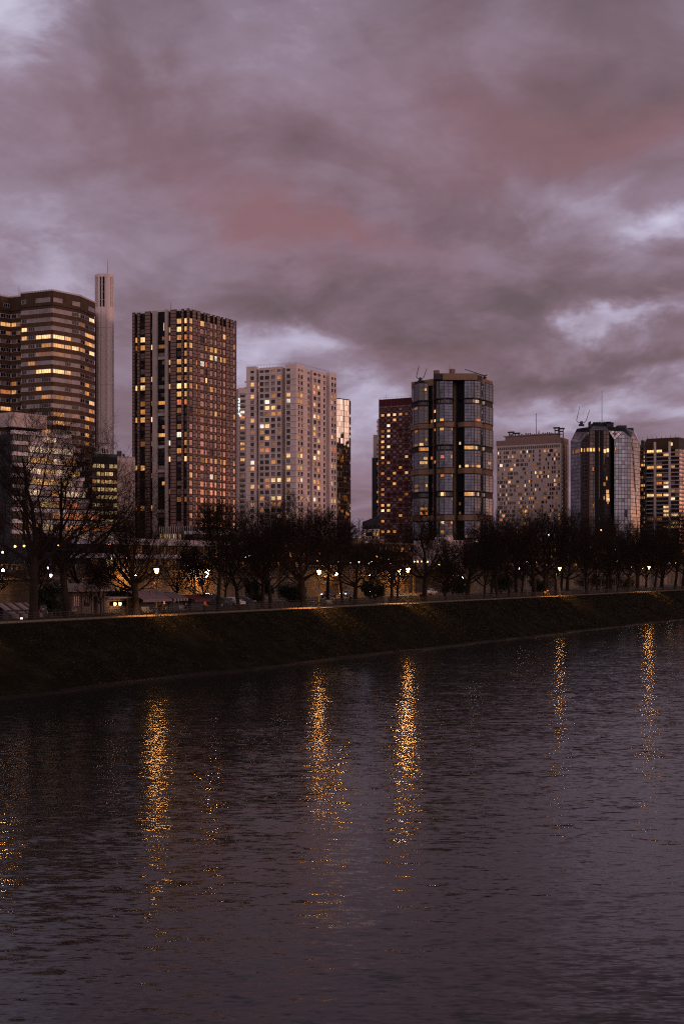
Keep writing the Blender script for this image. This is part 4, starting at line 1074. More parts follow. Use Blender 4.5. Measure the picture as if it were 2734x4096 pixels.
face('recess', [(re_[0]+3, DX+6, BZ), G(e0_), e0_, (re_[0]+3, DX+6, e0_[2]+6)], 3)
face('glass_wall', [G(e0_), G(f0_), f0_, e1_, e0_], 0)
face('glass_wall', [G(f0_), G(g0_), g0_, V(1158, 268, DX+9), f0_], 0)
face('bevel', [e0_, e1_, d1_], 1)
face('bevel', [d1_, e1_, t3_, t2_], 3)
face('bevel', [e1_, f0_, V(1140, 300, DX+5.2), t3_], 3)
face('bevel', [f0_, V(1158, 268, DX+9), g1_, t3_], 1)
face('bevel', [V(1158, 268, DX+9), g0_, g1_], 1)
ba = (a0_[0]+8, DX+50); bg_ = (g0_[0]+4, DX+50)
zb_ = t1_[2]-1
face('glass_wall', [(ba[0], ba[1], BZ), G(a0_), a0_, t0_, (ba[0], ba[1], zb_)], 0)
face('glass_wall', [G(g0_), (bg_[0], bg_[1], BZ), (bg_[0], bg_[1], zb_), g1_, g0_], 0)
face('glass_wall', [(bg_[0], bg_[1], BZ), (ba[0], ba[1], BZ), (ba[0], ba[1], zb_), (bg_[0], bg_[1], zb_)], 3)
face('roof', [t0_, t1_, t2_, t3_, g1_, (bg_[0], bg_[1], zb_), (ba[0], ba[1], zb_)], 3)
ff = Fac((c0_[0], c0_[1]), (V(968, 0, DX+.5)[0], DX+.5))
for v in (862, 900): ff.box(T.mb('dark_fin'), hit(ff, cx5(v))-.5, hit(ff, cx5(v))+2.0, BZ, c1_[2], -.2, .45)
fe = Fac((e0_[0], e0_[1]), (f0_[0], f0_[1])); fbx = Fac((b0_[0], b0_[1]), (c0_[0], c0_[1])); fa_ = Fac((a0_[0], a0_[1]), (b0_[0], b0_[1]))
for fx, lst in ((ff, [(812,833,400,'l_bright'),(838,856,400,'l_warm'),(868,895,398,'l_warm'),(925,945,412,'l_bright'),(948,968,405,'l_bright'),(856,875,797,'l_bright'),(895,908,797,'l_warm'),(945,956,630,'l_warm'),(915,940,675,'l_amber'),(945,968,735,'l_warm'),(918,935,785,'l_amber'),(945,970,770,'l_warm'),(947,972,800,'l_bright'),(835,846,555,'l_orange'),(835,850,850,'l_dim'),(860,880,870,'l_dim'),(955,965,820,'l_amber')]),
                (fe, [(1014,1024,390,'l_amber'),(1040,1068,390,'l_amber'),(1105,1125,385,'l_dim')]), (fbx, [(744,754,400,'l_bright'),(766,778,402,'l_amber'),(790,806,400,'l_warm')]), (fa_, [(700,735,405,'l_dim'),(676,690,408,'l_dim')])):
    for xa, xb, zy_, pn in lst:
        a0, a1 = hit(fx, cx5(xa)), hit(fx, cx5(xb)); zc = cz5(zy_, DX)
        T.window(fx, a0, a1, zc-1.3, zc+1.3, .06, pn, 'frame_d', max(1, int((a1-a0)/1.6)), .12, .08)
for xa, xb, zt_, dd in ((838, 884, 188, 972), (880, 1005, 182, 976), (950, 985, 176, 970), (1040, 1110, 205, 968), (1108, 1165, 225, 972), (818, 824, 172, 966)):
    pa_, pb_ = at(cx5(xa), dd), at(cx5(xb), dd); T.mb('roof_plant').box(pa_[0], pb_[0], dd, dd+8, zb_-1, cz5(zt_, dd))
for k in range(14):
    v = 842+ k*12; p = at(cx5(v), 970); T.mb('roof_plant').box(p[0], p[0]+.9, 970, 971, cz5(190, 970), cz5(183 - 8*r.random(), 970))
p = at(cx5(912), 974); antenna(T, p[0], p[1], cz5(184, 974), 22, .22)
# small lit entrance roof low on the front
fl = MB()
T.finish({'glass_wall': T5, 'bevel': T5, 'dark_face': T5, 'recess': T5, 'roof': T5, 'dark_fin': M['black'], 'roof_plant': M['slate'], 'antenna': M['metal']})
roof_crane(cx5(748), 964, cz5(212, 964), True, 'roof crane with two tall upright jibs on the left shoulder of the crystal tower', 1.5)

# ---- slab between crystal tower and the one at the right edge
r = random.Random(91)
T = Tower('brown_slab', at(644, 1060), 'narrow brown slab glimpsed between the crystal tower and the right-hand banded tower', 'building')
S0 = at(635, 1052); S1 = at(648, 1046); zt = cz5(358, 1046)
f = Fac(S0, S1); T.mb('wall').prism([S0, S1, at(648, 1070), at(635, 1070)], BZ, zt)
f.box(T.mb('roof_plant'), f.L*.30, f.L*.5, zt, zt+3.5, -4, -2); f.box(T.mb('roof_plant'), f.L*.36, f.L*.37, zt, zt+6, -3, -2.8)
for row in range(30):
    zc = zt - 3 - 3*row
    if zc-1.5 < BZ: break
    for k in range(5):
        T.window(f, f.L*(.03+.19*k), f.L*(.19+.19*k), zc-.9, zc+.9, .04, 'l_warm' if row in (4, 9, 10) and k > 1 and row != 10 else pick(r, ('gl_blind', 3), ('gl_warm', 4), ('l_dim', 1.2), ('l_amber', .5)), 'frame_d', 1, .07, .06)
    f.box(T.mb('floor_band'), 0, f.L, zc-1.6, zc-1.1, 0, .15)
T.finish({'wall': M['brown'], 'floor_band': M['beige_d'], 'roof_plant': M['slate']})

# ---- banded tower at the right edge
r = random.Random(101)
T = Tower('banded_tower', at(665, 1020), 'banded tower with two pale vertical fins and balcony rows, cut by the right edge', 'tower')
ZT = cz5(303, 1000)
Q0 = at(645.6, 1012); Q1 = at(677.9, 1000); Q2 = at(697, 1030)
f = Fac(Q0, Q1); f2 = Fac(Q1, Q2)
T.mb('wall').prism([Q0, Q1, Q2, (Q2[0]-20, Q2[1]+20), (Q0[0]+4, Q0[1]+25)], BZ, ZT)
f.box(T.mb('roof_wall'), 0, f.L, ZT-7.5, ZT+.2, -.3, .2); f2.box(T.mb('roof_wall'), 0, f2.L, ZT-1, ZT+.2, -.3, .2)
for k in range(7): f.box(T.mb('roof_rail'), f.L*(k/7+.02), f.L*(k/7+.03), ZT+.2, ZT+1.8, -.5, -.3)
def bz(v): return hit(f, cx5(v))
for a, b in ((1331, 1347), (1449, 1464)): f.box(T.mb('fin'), bz(a), bz(b), BZ, ZT-2.5, -.2, 1.4)
lt = {0: {0: 'l_bright', 1: 'l_bright'}, 1: {2: 'l_warm'}, 4: {0: 'l_warm', 1: 'l_warm', 3: 'l_bright', 4: 'l_amber'}, 6: {1: 'l_warm'}, 8: {1: 'l_orange', 2: 'l_warm'}, 9: {2: 'l_white'}, 11: {0: 'l_bright', 1: 'l_warm', 2: 'l_bright'}, 12: {3: 'l_warm', 4: 'l_bright'}, 14: {2: 'l_bright'}, 15: {2: 'l_bright'}, 16: {2: 'l_bright', 3: 'l_warm', 4: 'l_bright', 5: 'l_bright'}, 17: {0: 'l_dim'}, 18: {4: 'l_warm', 5: 'l_warm'}, 19: {2: 'l_warm', 3: 'l_bright', 4: 'l_bright', 5: 'l_warm'}, 21: {2: 'l_warm', 4: 'l_bright'}}
colsR = [(1272, 1329), (1349, 1392), (1404, 1447), (1420, 1447), (1466, 1496), (1498, 1526)]
for row in range(32):
    zc = ZT - 9.2 - 2.84*row + 0
    if zc-1.5 < BZ: break
    f.box(T.mb('balcony'), 0, f.L, zc-1.42, zc-.62, 0, .9 if row % 5 else .6)
    for ci, (a, b) in enumerate(colsR):
        if ci == 3: continue
        pane = lt.get(row, {}).get(ci) or pick(r, ('gl_dark', 5), ('gl_warm', 2.5), ('gl_curt', .8), ('l_dim', .7), ('l_amber', .25))
        T.window(f, bz(a), bz(b), zc-.6, zc+1.25, .05, pane, 'frame_d', 3 if b-a > 35 else 2, .09, .07)
    f2.box(T.mb('balcony'), 0, f2.L, zc-1.42, zc-.4, 0, .5)
    for k in range(5): T.window(f2, f2.L*(.02+.2*k), f2.L*(.19+.2*k), zc-.38, zc+1.25, .05, pick(r, ('gl_bronze', 6), ('gl_curt', 1), ('l_warm', .5)), 'frame_d', 2, .09, .07)
T.window(f, bz(1464), bz(1478), ZT-5.6, ZT-3.2, .25, 'l_bright', 'frame_d', 1, .08, .06)
T.finish({'wall': M['slate'], 'roof_wall': M['brown_dk'], 'roof_rail': M['metal'], 'fin': M['concrete'], 'balcony': M['conc_grey']})

# ---- stepped terrace building below the brown tower
r = random.Random(111)
T = Tower('terrace_building', at(60, 445), 'white-banded stepped terrace building with long glowing ribbon windows behind the big left trees', 'building')
def z1x(v): return v/2.472/4.003
def z1z(v, d_): return H + (HY - (1600+v/2.472)/4.003)*d_/F
A0 = at(13, 412); A1 = at(140, 452)
f = Fac(A0, A1)
rows = [(385, 700), (487, 735), (592, 770), (700, 800), (800, 830), (908, 855), (1020, 885), (1130, 985), (1243, 1115), (1345, 1236)]   # window ribbons: picture height at x~450, right end
AL = hit(f, z1x(285))
zprev = z1z(300, 420)
ts = f
base_l = hit(f, 13.2)
tops = []
for i, (zy_, xe) in enumerate(rows):
    zc = z1z(zy_+20, 424.0)
    ae = hit(f, z1x(xe))
    tops.append((zc, ae))
for i, (zc, ae) in enumerate(tops):
    zlo = tops[i+1][0] + 1.0 if i+1 < len(tops) else zc-3
    f.box(T.mb('floor_slab'), base_l, ae-.5, zlo-.1, zc+1.05, -13, -.5)
    # white parapet with a rounded nose at the free end
    zp0, zp1 = zc+.95, zc+2.05
    f.box(T.mb('parapet'), base_l, ae, zp0, zp1, -1.2, .35)
    nose = [f.pt(ae + .9*math.sin(R(k*18)), 0, -6.2 + 6.5*math.cos(R(k*18)))[:2] for k in range(11)]
    T.mb('parapet').prism([p for p in nose][::-1], zp0, zp1)
    col = ['pale_glow', 'pale_glow', 'l_warm', 'l_warm', 'l_warm', 'l_red', 'l_red', 'l_red', 'l_orange', 'l_green'][i]
    n = max(3, int((ae-AL)/4.2))
    for k in range(n):
        pn = pick(r, (col, 4), ('pale_glow' if i < 6 else 'l_orange', 2), ('l_amber', 1.2), ('gl_curt', .6 if i > 1 else 3))
        if i > 5 and k < n*.3: pn = pick(r, ('l_green', 2), ('gl_dark', 3), ('l_dim', 1))
        T.window(f, AL+(ae-AL)*k/n+.08, AL+(ae-AL)*(k+1)/n-.08, zc-.85, zc+.93, -.4, pn, 'frame_w', 3, .08, .07)
    for k in range(3):
        T.window(f, base_l+(AL-base_l)*k/3+.1, base_l+(AL-base_l)*(k+1)/3-.1, zc-.85, zc+.93, -.4, pick(r, ('gl_black', 4), ('gl_dark', 2)), 'frame_d', 3, .08, .07)
f.box(T.mb('floor_slab'), base_l, hit(f, z1x(1236))-1, BZ-6, tops[-1][0]-2, -13, -.5)
# plain pale attic
f.box(T.mb('attic'), hit(f, z1x(128)), hit(f, z1x(470)), zprev+.3, z1z(150, 420), -9, -.2)
T.finish({'floor_slab': M['slate'], 'parapet': M['lavender'], 'attic': M['hotel']}, wname='ribbon_window')

# ---- dark office block with lit storeys, and the pale box beside it
r = random.Random(121)
T = Tower('office_block', at(105, 490), 'dark low office block with rows of yellow-lit windows, below the tall chimney', 'building')
zt = zat(455, 480); f = Fac(at(92, 476), at(117.2, 480))
T.mb('wall').prism([at(92, 476), at(117.2, 480), at(117.2, 500), at(92, 500)], BZ, zt)
f.box(T.mb('roof_room'), hit(f, 103.6), hit(f, 113), zt, zat(446.5, 484), -9, -3); 
for k in range(3): f.box(T.mb('roof_slot'), hit(f, 104.5+2.4*k), hit(f, 105.7+2.4*k), zt+.8, zt+2.2, -3, -2.95)
f.box(T.mb('roof_rail'), hit(f, 104), hit(f, 113), zat(444.4, 484), zat(444.0, 484), -3.2, -3.1)
f.box(T.mb('roof_rail'), 0, f.L, zt-.9, zt+.2, 0, .2)
for row in range(15):
    zc = zt - 3.9 - 2.62*row
    if zc-1.5 < BZ: break
    f.box(T.mb('floor_band'), 0, f.L, zc-1.6, zc-.72, 0, .2)
    for k in range(6):
        T.window(f, f.L*(k+.08)/6, f.L*(k+.92)/6, zc-.7, zc+.72, .04, pick(r, ('l_green', 6), ('l_bright', .9), ('l_amber', 1.2), ('gl_dark', 1.3)), 'frame_d', 3, .10, .07)
T.finish({'wall': M['black'], 'roof_room': M['hotel'], 'roof_slot': M['black'], 'roof_rail': M['slate'], 'floor_band': M['brown_dk']})
T = Tower('pale_box', at(125, 510), 'plain pale windowless block between the office block and the ribbed tower', 'building')
f = Fac(at(117.0, 499), at(135, 501)); zt = zat(457.5, 500)
T.mb('wall').prism([at(117.0, 499), at(135, 501), at(135, 520), at(117.0, 520)], BZ, zt)
f.box(T.mb('roof_edge'), 0, f.L, zt, zt+.3, -.3, .15)
f.box(T.mb('roof_plant'), .5, 2.0, zt+.3, zt+2.4, -4, -2.5); f.box(T.mb('roof_plant'), 2.6, 3.2, zt+.3, zt+1.5, -4, -3)
for k in range(9): f.box(T.mb('roof_plant'), 2+k*1.7, 2.08+k*1.7, zt+.3, zt+1.3, -1, -.9)
for k in range(1, 8): f.box(T.mb('joint'), 0, f.L, zt-k*3.2, zt-k*3.2+.06, 0, .02)
T.finish({'wall': M['hotel'], 'roof_edge': M['conc_grey'], 'roof_plant': M['metal'], 'joint': M['conc_grey']})

# ------------------------------------------------------------------ quay wall, raised quarter and podium buildings
WV = 47.0
tm = mat('terrace_paving', (.12, .11, .10), .9, var=.2, vscale=.2)
a = MB(); a.hexa([uv3(-400, WV+.5, GZ-.5), uv3(5000, WV+.5, GZ-.5), uv3(5000, 4000, GZ-.5), uv3(-400, 4000, GZ-.5), uv3(-400, WV+.5, BZ), uv3(5000, WV+.5, BZ), uv3(5000, 4000, BZ), uv3(-400, 4000, BZ)])
tag(a.build('terrace_ground', tm), kind='structure')
# stone quay wall: coursed blocks in the shader, buttresses, ledge, balustrade
qm = bpy.data.materials.new('coursed_stone'); qm.use_nodes = True
t = NT(qm.node_tree); b = t.n['Principled BSDF']; b.inputs['Roughness'].default_value = .9
uvn = t.new('ShaderNodeUVMap').outputs[0]
br = t.new('ShaderNodeTexBrick'); t.link(uvn, br.inputs['Vector']); br.inputs['Scale'].default_value = 1; br.inputs['Brick Width'].default_value = 1.3; br.inputs['Row Height'].default_value = .5; br.inputs['Mortar Size'].default_value = .025
br.inputs['Color1'].default_value = (.27, .21, .15, 1); br.inputs['Color2'].default_value = (.21, .165, .12, 1); br.inputs['Mortar'].default_value = (.08, .06, .045, 1)
pos = t.new('ShaderNodeNewGeometry').outputs['Position']
st = t.ramp(t.noise(t.scalev(pos, (1, 1, .15)), .5, 5, .65), [(.3, (.45, .45, .45)), (.7, (1, 1, 1))])
grime = t.ramp(t.noise(t.scalev(pos, (1, 1, .6)), .07, 4, .6), [(.40, (.22, .21, .2)), (.60, (1, 1, 1))])
t.link(t.mix(1, t.mix(1, br.outputs['Color'], st, 'MULTIPLY'), grime, 'MULTIPLY'), b.inputs['Base Color'])
wall = empty('quay_wall', uv3(100, WV, GZ), 'long stone retaining wall with a ledge and balustrade, lit golden by the road lamps', 'wall')
m = MB()
m.quad(uv3(-200, WV, GZ), uv3(900, WV, GZ), uv3(900, WV, BZ-1.4), uv3(-200, WV, BZ-1.4), 0, ((0,0),(1100,0),(1100,4.3),(0,4.3)))
m.quad(uv3(-200, WV+.35, BZ-1.4), uv3(900, WV+.35, BZ-1.4), uv3(900, WV+.35, BZ+.2), uv3(-200, WV+.35, BZ+.2), 0, ((0,5),(1100,5),(1100,6.6),(0,6.6)))
m.build('stone_face', qm, wall, uvs=True)
m = MB(); m.hexa([uv3(-200, WV-.3, BZ-1.4), uv3(900, WV-.3, BZ-1.4), uv3(900, WV+.35, BZ-1.4), uv3(-200, WV+.35, BZ-1.4), uv3(-200, WV-.3, BZ-1.1), uv3(900, WV-.3, BZ-1.1), uv3(900, WV+.35, BZ-1.1), uv3(-200, WV+.35, BZ-1.1)]); m.build('ledge', M['stone'], wall)
m = MB(); m.hexa([uv3(-200, WV+.2, BZ+.95), uv3(900, WV+.2, BZ+.95), uv3(900, WV+.6, BZ+.95), uv3(-200, WV+.6, BZ+.95), uv3(-200, WV+.2, BZ+1.1), uv3(900, WV+.2, BZ+1.1), uv3(900, WV+.6, BZ+1.1), uv3(-200, WV+.6, BZ+1.1)])
m.build('handrail', M['stone'], wall)
m = MB()
for k in range(700):
    u0 = -190 + k*1.2; m.hexa([uv3(u0, WV+.3, BZ+.2), uv3(u0+.2, WV+.3, BZ+.2), uv3(u0+.2, WV+.5, BZ+.2), uv3(u0, WV+.5, BZ+.2), uv3(u0, WV+.3, BZ+.95), uv3(u0+.2, WV+.3, BZ+.95), uv3(u0+.2, WV+.5, BZ+.95), uv3(u0, WV+.5, BZ+.95)])
tag(m.build('balusters', M['stone'], wall), kind='stuff')
for k in range(55):
    u0 = -180 + k*19.0; m = MB(); m.hexa([uv3(u0, WV-.35, GZ), uv3(u0+.9, WV-.35, GZ), uv3(u0+.9, WV, GZ), uv3(u0, WV, GZ), uv3(u0, WV-.25, BZ-1.4), uv3(u0+.9, WV-.25, BZ-1.4), uv3(u0+.9, WV, BZ-1.4), uv3(u0, WV, BZ-1.4)]); m.build('buttress', M['stone'], wall)

# long podium with pale edge bands, under the ribbed tower
r = random.Random(131)
def seg_v(pxa, pxb, v): return ray_v(pxa, v), ray_v(pxb, v)
pa_, pb_ = seg_v(90, 238, 112)
T = Tower('podium', ((pa_[0]+pb_[0])/2, (pa_[1]+pb_[1])/2 + 8), 'long low podium with pale lavender edge bands and dim glazing under the ribbed tower', 'building')
f = Fac(pa_, pb_)
f.box(T.mb('wall'), 0, f.L, BZ, 19.2, -30, 0)
for za, zb, o in ((18.6, 20.2, 1.6), (15.2, 16.3, 1.0)): f.box(T.mb('edge_band'), -1, f.L+1, za, zb, -6, o)
n = int(f.L/3.0)
for k in range(n):
    for za, zb in ((16.4, 18.5), (12.9, 15.1)):
        T.window(f, f.L*k/n+.1, f.L*(k+1)/n-.1, za, zb, .04, pick(r, ('gl_dark', 3), ('gl_warm', 3), ('l_dim', 2), ('l_green', .8 if k < n*.45 else .2), ('l_amber', .5)), 'frame_d', 2, .1, .08)
# glazed lobby with vertical blades on the podium
lb = Fac(at(160, 455), at(199, 452)); zl0, zl1 = 20.2, zat(527, 452)
lb.box(T.mb('lobby'), 0, lb.L, zl0-2, zl1, -6, 0)
for k in range(18): T.window(lb, lb.L*k/18+.05, lb.L*(k+1)/18-.25, zl0+.2, zl0+3.6, .05, pick(r, ('l_green', 4), ('l_amber', 1), ('gl_dark', 1.5), ('l_dim', 1)), 'frame_d', 1, .1, .1)
for k in range(19): lb.box(T.mb('blade'), lb.L*k/18-.16, lb.L*k/18+.06, zl0-.5, zl1+.2, .05, .5)
lb2 = Fac(at(198, 440), at(232, 455)); lb2.box(T.mb('lobby'), 0, lb2.L, 18, zat(533.5, 445), -5, 0); lb2.box(T.mb('edge_band'), -.5, lb2.L, zat(534.5, 445), zat(531.5, 445), -5, .6)
T.finish({'wall': M['slate'], 'edge_band': M['lavender'], 'lobby': M['black'], 'blade': M['conc_grey']})

# shopping podium with the bright advertising screen
pa_, pb_ = at(334, 520), at(383, 560)
T = Tower('low_block', ((pa_[0]+pb_[0])/2, 552), 'low brown block with a bright white advertising screen on its roof edge', 'building')
f = Fac(pa_, pb_)
zt = zat(539, 520)
f.box(T.mb('wall'), 0, f.L, BZ-1, zt, -14, 0); f.box(T.mb('edge_band'), 0, f.L, zt, zt+.7, -14, .3)
n = 14
for k in range(n):
    for lv in range(3):
        zc = zt - 2.2 - 3.0*lv
        T.window(f, f.L*k/n+.35, f.L*(k+1)/n-.35, zc-.9, zc+.9, .04, pick(r, ('gl_bronze', 3), ('gl_warm', 3), ('l_dim', 2), ('l_amber', .4), ('l_warm', .3)), 'frame_d', 2, .1, .08)
a0, a1 = hit(f, 363.2), hit(f, 373.0); zs0, zs1 = zat(546.2, 545), zat(541.4, 545)
m = MB(); f.box(m, a0, a1, zs0, zs1, .3, .55); scr = m.build('screen_case', M['slate'], T.root)
sm = bpy.data.materials.new('screen_face'); sm.use_nodes = True; t = NT(sm.node_tree); b = t.n['Principled BSDF']
ps = t.new('ShaderNodeNewGeometry').outputs['Position']
b.inputs['Base Color'].default_value = (.1, .1, .1, 1); t.link(t.ramp(t.noise(ps, .9, 3, .5), [(.42, (.25, .32, .28)), (.52, (.85, 1, .92)), (.7, (1, 1, 1))]), b.inputs['Emission Color']); b.inputs['Emission Strength'].default_value = 1.5
sm.cycles.emission_sampling = 'NONE'
m = MB(); f.rect(m, a0+.15, a1-.15, zs0+.15, zs1-.15, .56); m.build('screen', sm, scr)
T.finish({'wall': M['beige_d'], 'edge_band': M['beige']})

# pale block behind the spreading tree
T = Tower('pale_annex', at(452, 500), 'pale blank concrete annex glimpsed behind the spreading tree below the black tower', 'building')
f = Fac(at(438, 480), at(462.6, 486))
f.box(T.mb('wall'), 0, f.L, BZ-1, zat(541, 482), -14, 0); f.box(T.mb('roof_box'), f.L*.45, f.L*.66, zat(541, 482), zat(536.8, 482), -8, -1)
for k in (1, 2, 3): f.box(T.mb('joint'), f.L*k/4, f.L*k/4+.08, BZ, zat(541, 482), 0, .03)
f.box(T.mb('parapet'), 0, f.L, zat(541, 482), zat(540.2, 482), -14, .2)
for k in range(6): T.window(f, f.L*(.08+.15*k), f.L*(.18+.15*k), BZ+1, BZ+2.6, .04, pick(r, ('l_warm', 2), ('l_amber', 2), ('gl_dark', 2)), 'frame_d', 1, .1, .07)
T.finish({'wall': M['concrete'], 'roof_box': M['white_pnl'], 'joint': M['conc_grey'], 'parapet': M['concrete']})

# dim podium range that closes the ground behind the trees
for i, (xa, xb, v, zt, lab) in enumerate(((238, 338, 120, 22.0, 'dim low block behind the trees below the white tower, a few windows lit'),
                                    (378, 500, 125, 21.5, 'dim low range behind the trees below the red and black towers'),
                                    (500, 640, 105, 22.5, 'dim low range behind the dense trees below the beige slab and crystal tower'), (640, 730, 90, 23.5, 'dim low range with scattered lights at the right edge behind the trees'))):
    pa_, pb_ = ray_v(xa, v), ray_v(xb, v)
    T = Tower('low_range', ((pa_[0]+pb_[0])/2, (pa_[1]+pb_[1])/2), lab, 'building')
    f = Fac(pa_, pb_)
    f.box(T.mb('wall'), 0, f.L, BZ, zt, -16, 0); f.box(T.mb('edge_band'), 0, f.L, zt, zt+.6, -16, .4)
    n = int(f.L/3.4)
    for k in range(n):
        for lv in range(3):
            zc = zt - 1.9 - 3.1*lv
            T.window(f, f.L*k/n+.5, f.L*(k+1)/n-.5, zc-.85, zc+.85, .04, pick(r, ('gl_dark', 7), ('gl_warm', 4), ('l_dim', 1.3), ('l_amber', .5), ('l_warm', .35), ('l_bright', .15)), 'frame_d', 2, .1, .08)
    T.finish({'wall': M['brown_dk'], 'edge_band': M['beige_d']})

# ------------------------------------------------------------------ bare winter trees
bark = mat('dark_bark', (.020, .015, .012), .95, var=.35, vscale=1.2, bump=.4, bscale=9)
twigm = mat('twig_bark', (.017, .012, .010), .95, var=.3, vscale=.8)
class TreeGen:
    """a trunk that forks into limbs, branches and twigs; every limb is a tapered, bending tube"""
    def __init__(s, seed, height, spread, fork, lean=0, levels=5, twig=.018, upright=.25, nl=(7, 5, 5, 4, 3), droop=0, trunk_r=None, limbs=None):
        s.r = random.Random(seed); s.seg = {'trunk': [], 'crown': []}
        s.levels, s.nl, s.twig, s.up, s.droop = levels, nl, twig, upright, droop
        tr = trunk_r or height*.020
        r = s.r
        p = Vector((0, 0, -.2)); d = Vector((lean, 0, 1)).normalized()
        n = 5; step = (fork+.2)/n; rad = tr*1.25
        pts = [(p.copy(), rad*1.25)]
        for k in range(n):
            d = (d + Vector((r.uniform(-.06, .06), r.uniform(-.06, .06), .03))).normalized()
            p = p + d*step; rad = tr*(1.12 - .05*k); pts.append((p.copy(), rad))
        s.path('trunk', pts, 8)
        # leader goes on, limbs leave around the fork
        lead = height - fork
        s.grow(p, d, lead*.62, tr*.72, 0, 'crown', leader=True)
        m = nl[0]
        for k in range(m):
            a = 2*math.pi*(k + r.uniform(-.3, .3))/m
            tilt = r.uniform(.55, 1.15)*spread
            dd = Vector((math.cos(a)*math.sin(tilt), math.sin(a)*math.sin(tilt), math.cos(tilt)))
            st = pts[-1][0] - d*r.uniform(0, fork*.28)
            s.grow(st, dd, lead*r.uniform(.48, .72), tr*r.uniform(.34, .55), 1, 'crown')
        for (zf, dx, dy, dz, L, rr) in (limbs or []):
            s.grow(pts[int(zf*n)][0], Vector((dx, dy, dz)).normalized(), L, rr, 1, 'trunk0')
    def path(s, part, pts, n):
        s.seg['trunk' if part.startswith('trunk') else 'crown'].append((pts, n))
    def grow(s, p, d, L, rad, lev, part, leader=False):
        r = s.r; n = max(2, 6-lev)
        pts = [(p.copy(), rad)]; q = p.copy(); dirs = []
        end = max(s.twig*.55, rad*(.30 if lev < 3 else .4))
        for k in range(n):
            w = .15 + .05*lev
            d = (d + Vector((r.uniform(-w, w), r.uniform(-w, w), r.uniform(-w, w) + s.up*(.22 if lev else .1) - s.droop*(.12*lev))) ).normalized()
            q = q + d*(L/n); pts.append((q.copy(), rad + (end-rad)*(k+1)/n)); dirs.append(d.copy())
        s.path('crown' if part != 'trunk0' or lev > 1 else 'trunk', pts, 6 if lev < 2 else (4 if lev < 3 else 3))
        if lev >= s.levels: return
        m = s.nl[min(lev+1, len(s.nl)-1)] if not leader else s.nl[1]+2
        for k in range(m):
            f = .22 + .78*(k + r.random()*.8)/m
            i = min(n-1, int(f*n)); fr = f*n - i
            a, b = pts[i][0], pts[i+1][0]; st = a.lerp(b, min(1, fr)); rr = pts[i][1]
            dd = dirs[i]; ax = dd.orthogonal().normalized(); ax.rotate(Matrix.Rotation(r.uniform(0, 6.283), 3, dd))
            ang = r.uniform(.45, 1.05); nd = (dd*math.cos(ang) + ax*math.sin(ang)).normalized()
            s.grow(st, nd, L*r.uniform(.50, .80)*(1 - .25*f), max(s.twig*.7, rr*r.uniform(.42, .62)), lev+1, part)
        if lev >= 1: s.grow(pts[-1][0], dirs[-1], L*.45, max(s.twig*.6, end), lev+1, part)
    def mesh(s, part):
        vs, fs = [], []
        ca = {n: [(math.cos(2*math.pi*k/n), math.sin(2*math.pi*k/n)) for k in range(n)] for n in (3, 4, 6, 8)}
        for pts, n in s.seg[part]:
            base = len(vs); prevx = None
            for i, (p, rad) in enumerate(pts):
                d = (pts[min(i+1, len(pts)-1)][0] - pts[max(0, i-1)][0]).normalized()
                x = d.orthogonal().normalized() if prevx is None else (prevx - d*prevx.dot(d)).normalized()
                prevx = x; y = d.cross(x)
                for c, sn in ca[n]:
                    vs.append((p.x + (x.x*c + y.x*sn)*rad, p.y + (x.y*c + y.y*sn)*rad, p.z + (x.z*c + y.z*sn)*rad))
            for i in range(len(pts)-1):
                for k in range(n):
                    j = (k+1) % n
                    fs.append((base+i*n+k, base+i*n+j, base+(i+1)*n+j, base+(i+1)*n+k))
        me = bpy.data.meshes.new(part); me.from_pydata(vs, [], fs)
        me.materials.append(bark if part == 'trunk' else twigm)
        me.polygons.foreach_set('use_smooth', [True]*len(fs)); me.update()
        return me
def proto(*a, **k):
    g = TreeGen(*a, **k); return (g.mesh('trunk'), g.mesh('crown'), a[1])
PR = {
 'plane': proto(1, 26, .95, 7.5, lean=.02, levels=5, twig=.019, upright=.35, nl=(6, 5, 5, 4, 3), trunk_r=.46, limbs=[(.6, -1, .2, .35, 9, .20), (.8, 1, -.2, .6, 9, .2)]),
 'lean': proto(2, 23, 1.0, 7, lean=-.16, levels=5, twig=.023, upright=.35, nl=(6, 5, 5, 4, 3), trunk_r=.42, limbs=[(.8, 1, .1, 1.1, 11, .26)]),
 'spread': proto(3, 14, 1.18, 4.0, levels=5, twig=.019, upright=.30, nl=(8, 5, 5, 4, 3), trunk_r=.34),
 'spread2': proto(4, 14, 1.05, 3.6, levels=5, twig=.019, upright=.34, nl=(7, 5, 5, 4, 3), trunk_r=.32, lean=.05),
 'upright': proto(5, 15.5, .62, 6.0, levels=5, twig=.019, upright=.5, nl=(7, 5, 5, 4, 3), trunk_r=.25),
 'small': proto(6, 9, 1.0, 2.4, levels=4, twig=.022, upright=.35, nl=(7, 6, 6, 5), trunk_r=.15),
 'dense': proto(7, 15, .95, 3.4, levels=4, twig=.022, upright=.55, nl=(9, 6, 6, 4), trunk_r=.27),
 'dense2': proto(8, 15, .75, 4.0, levels=4, twig=.022, upright=.7, nl=(8, 6, 6, 4), trunk_r=.24, lean=-.03),
 'limb': proto(9, 17, .95, 4.4, levels=5, twig=.020, upright=.34, nl=(7, 5, 5, 4, 3), trunk_r=.42, limbs=[(.8, -1, -.1, .75, 6.5, .27)]),
}
TREES = []
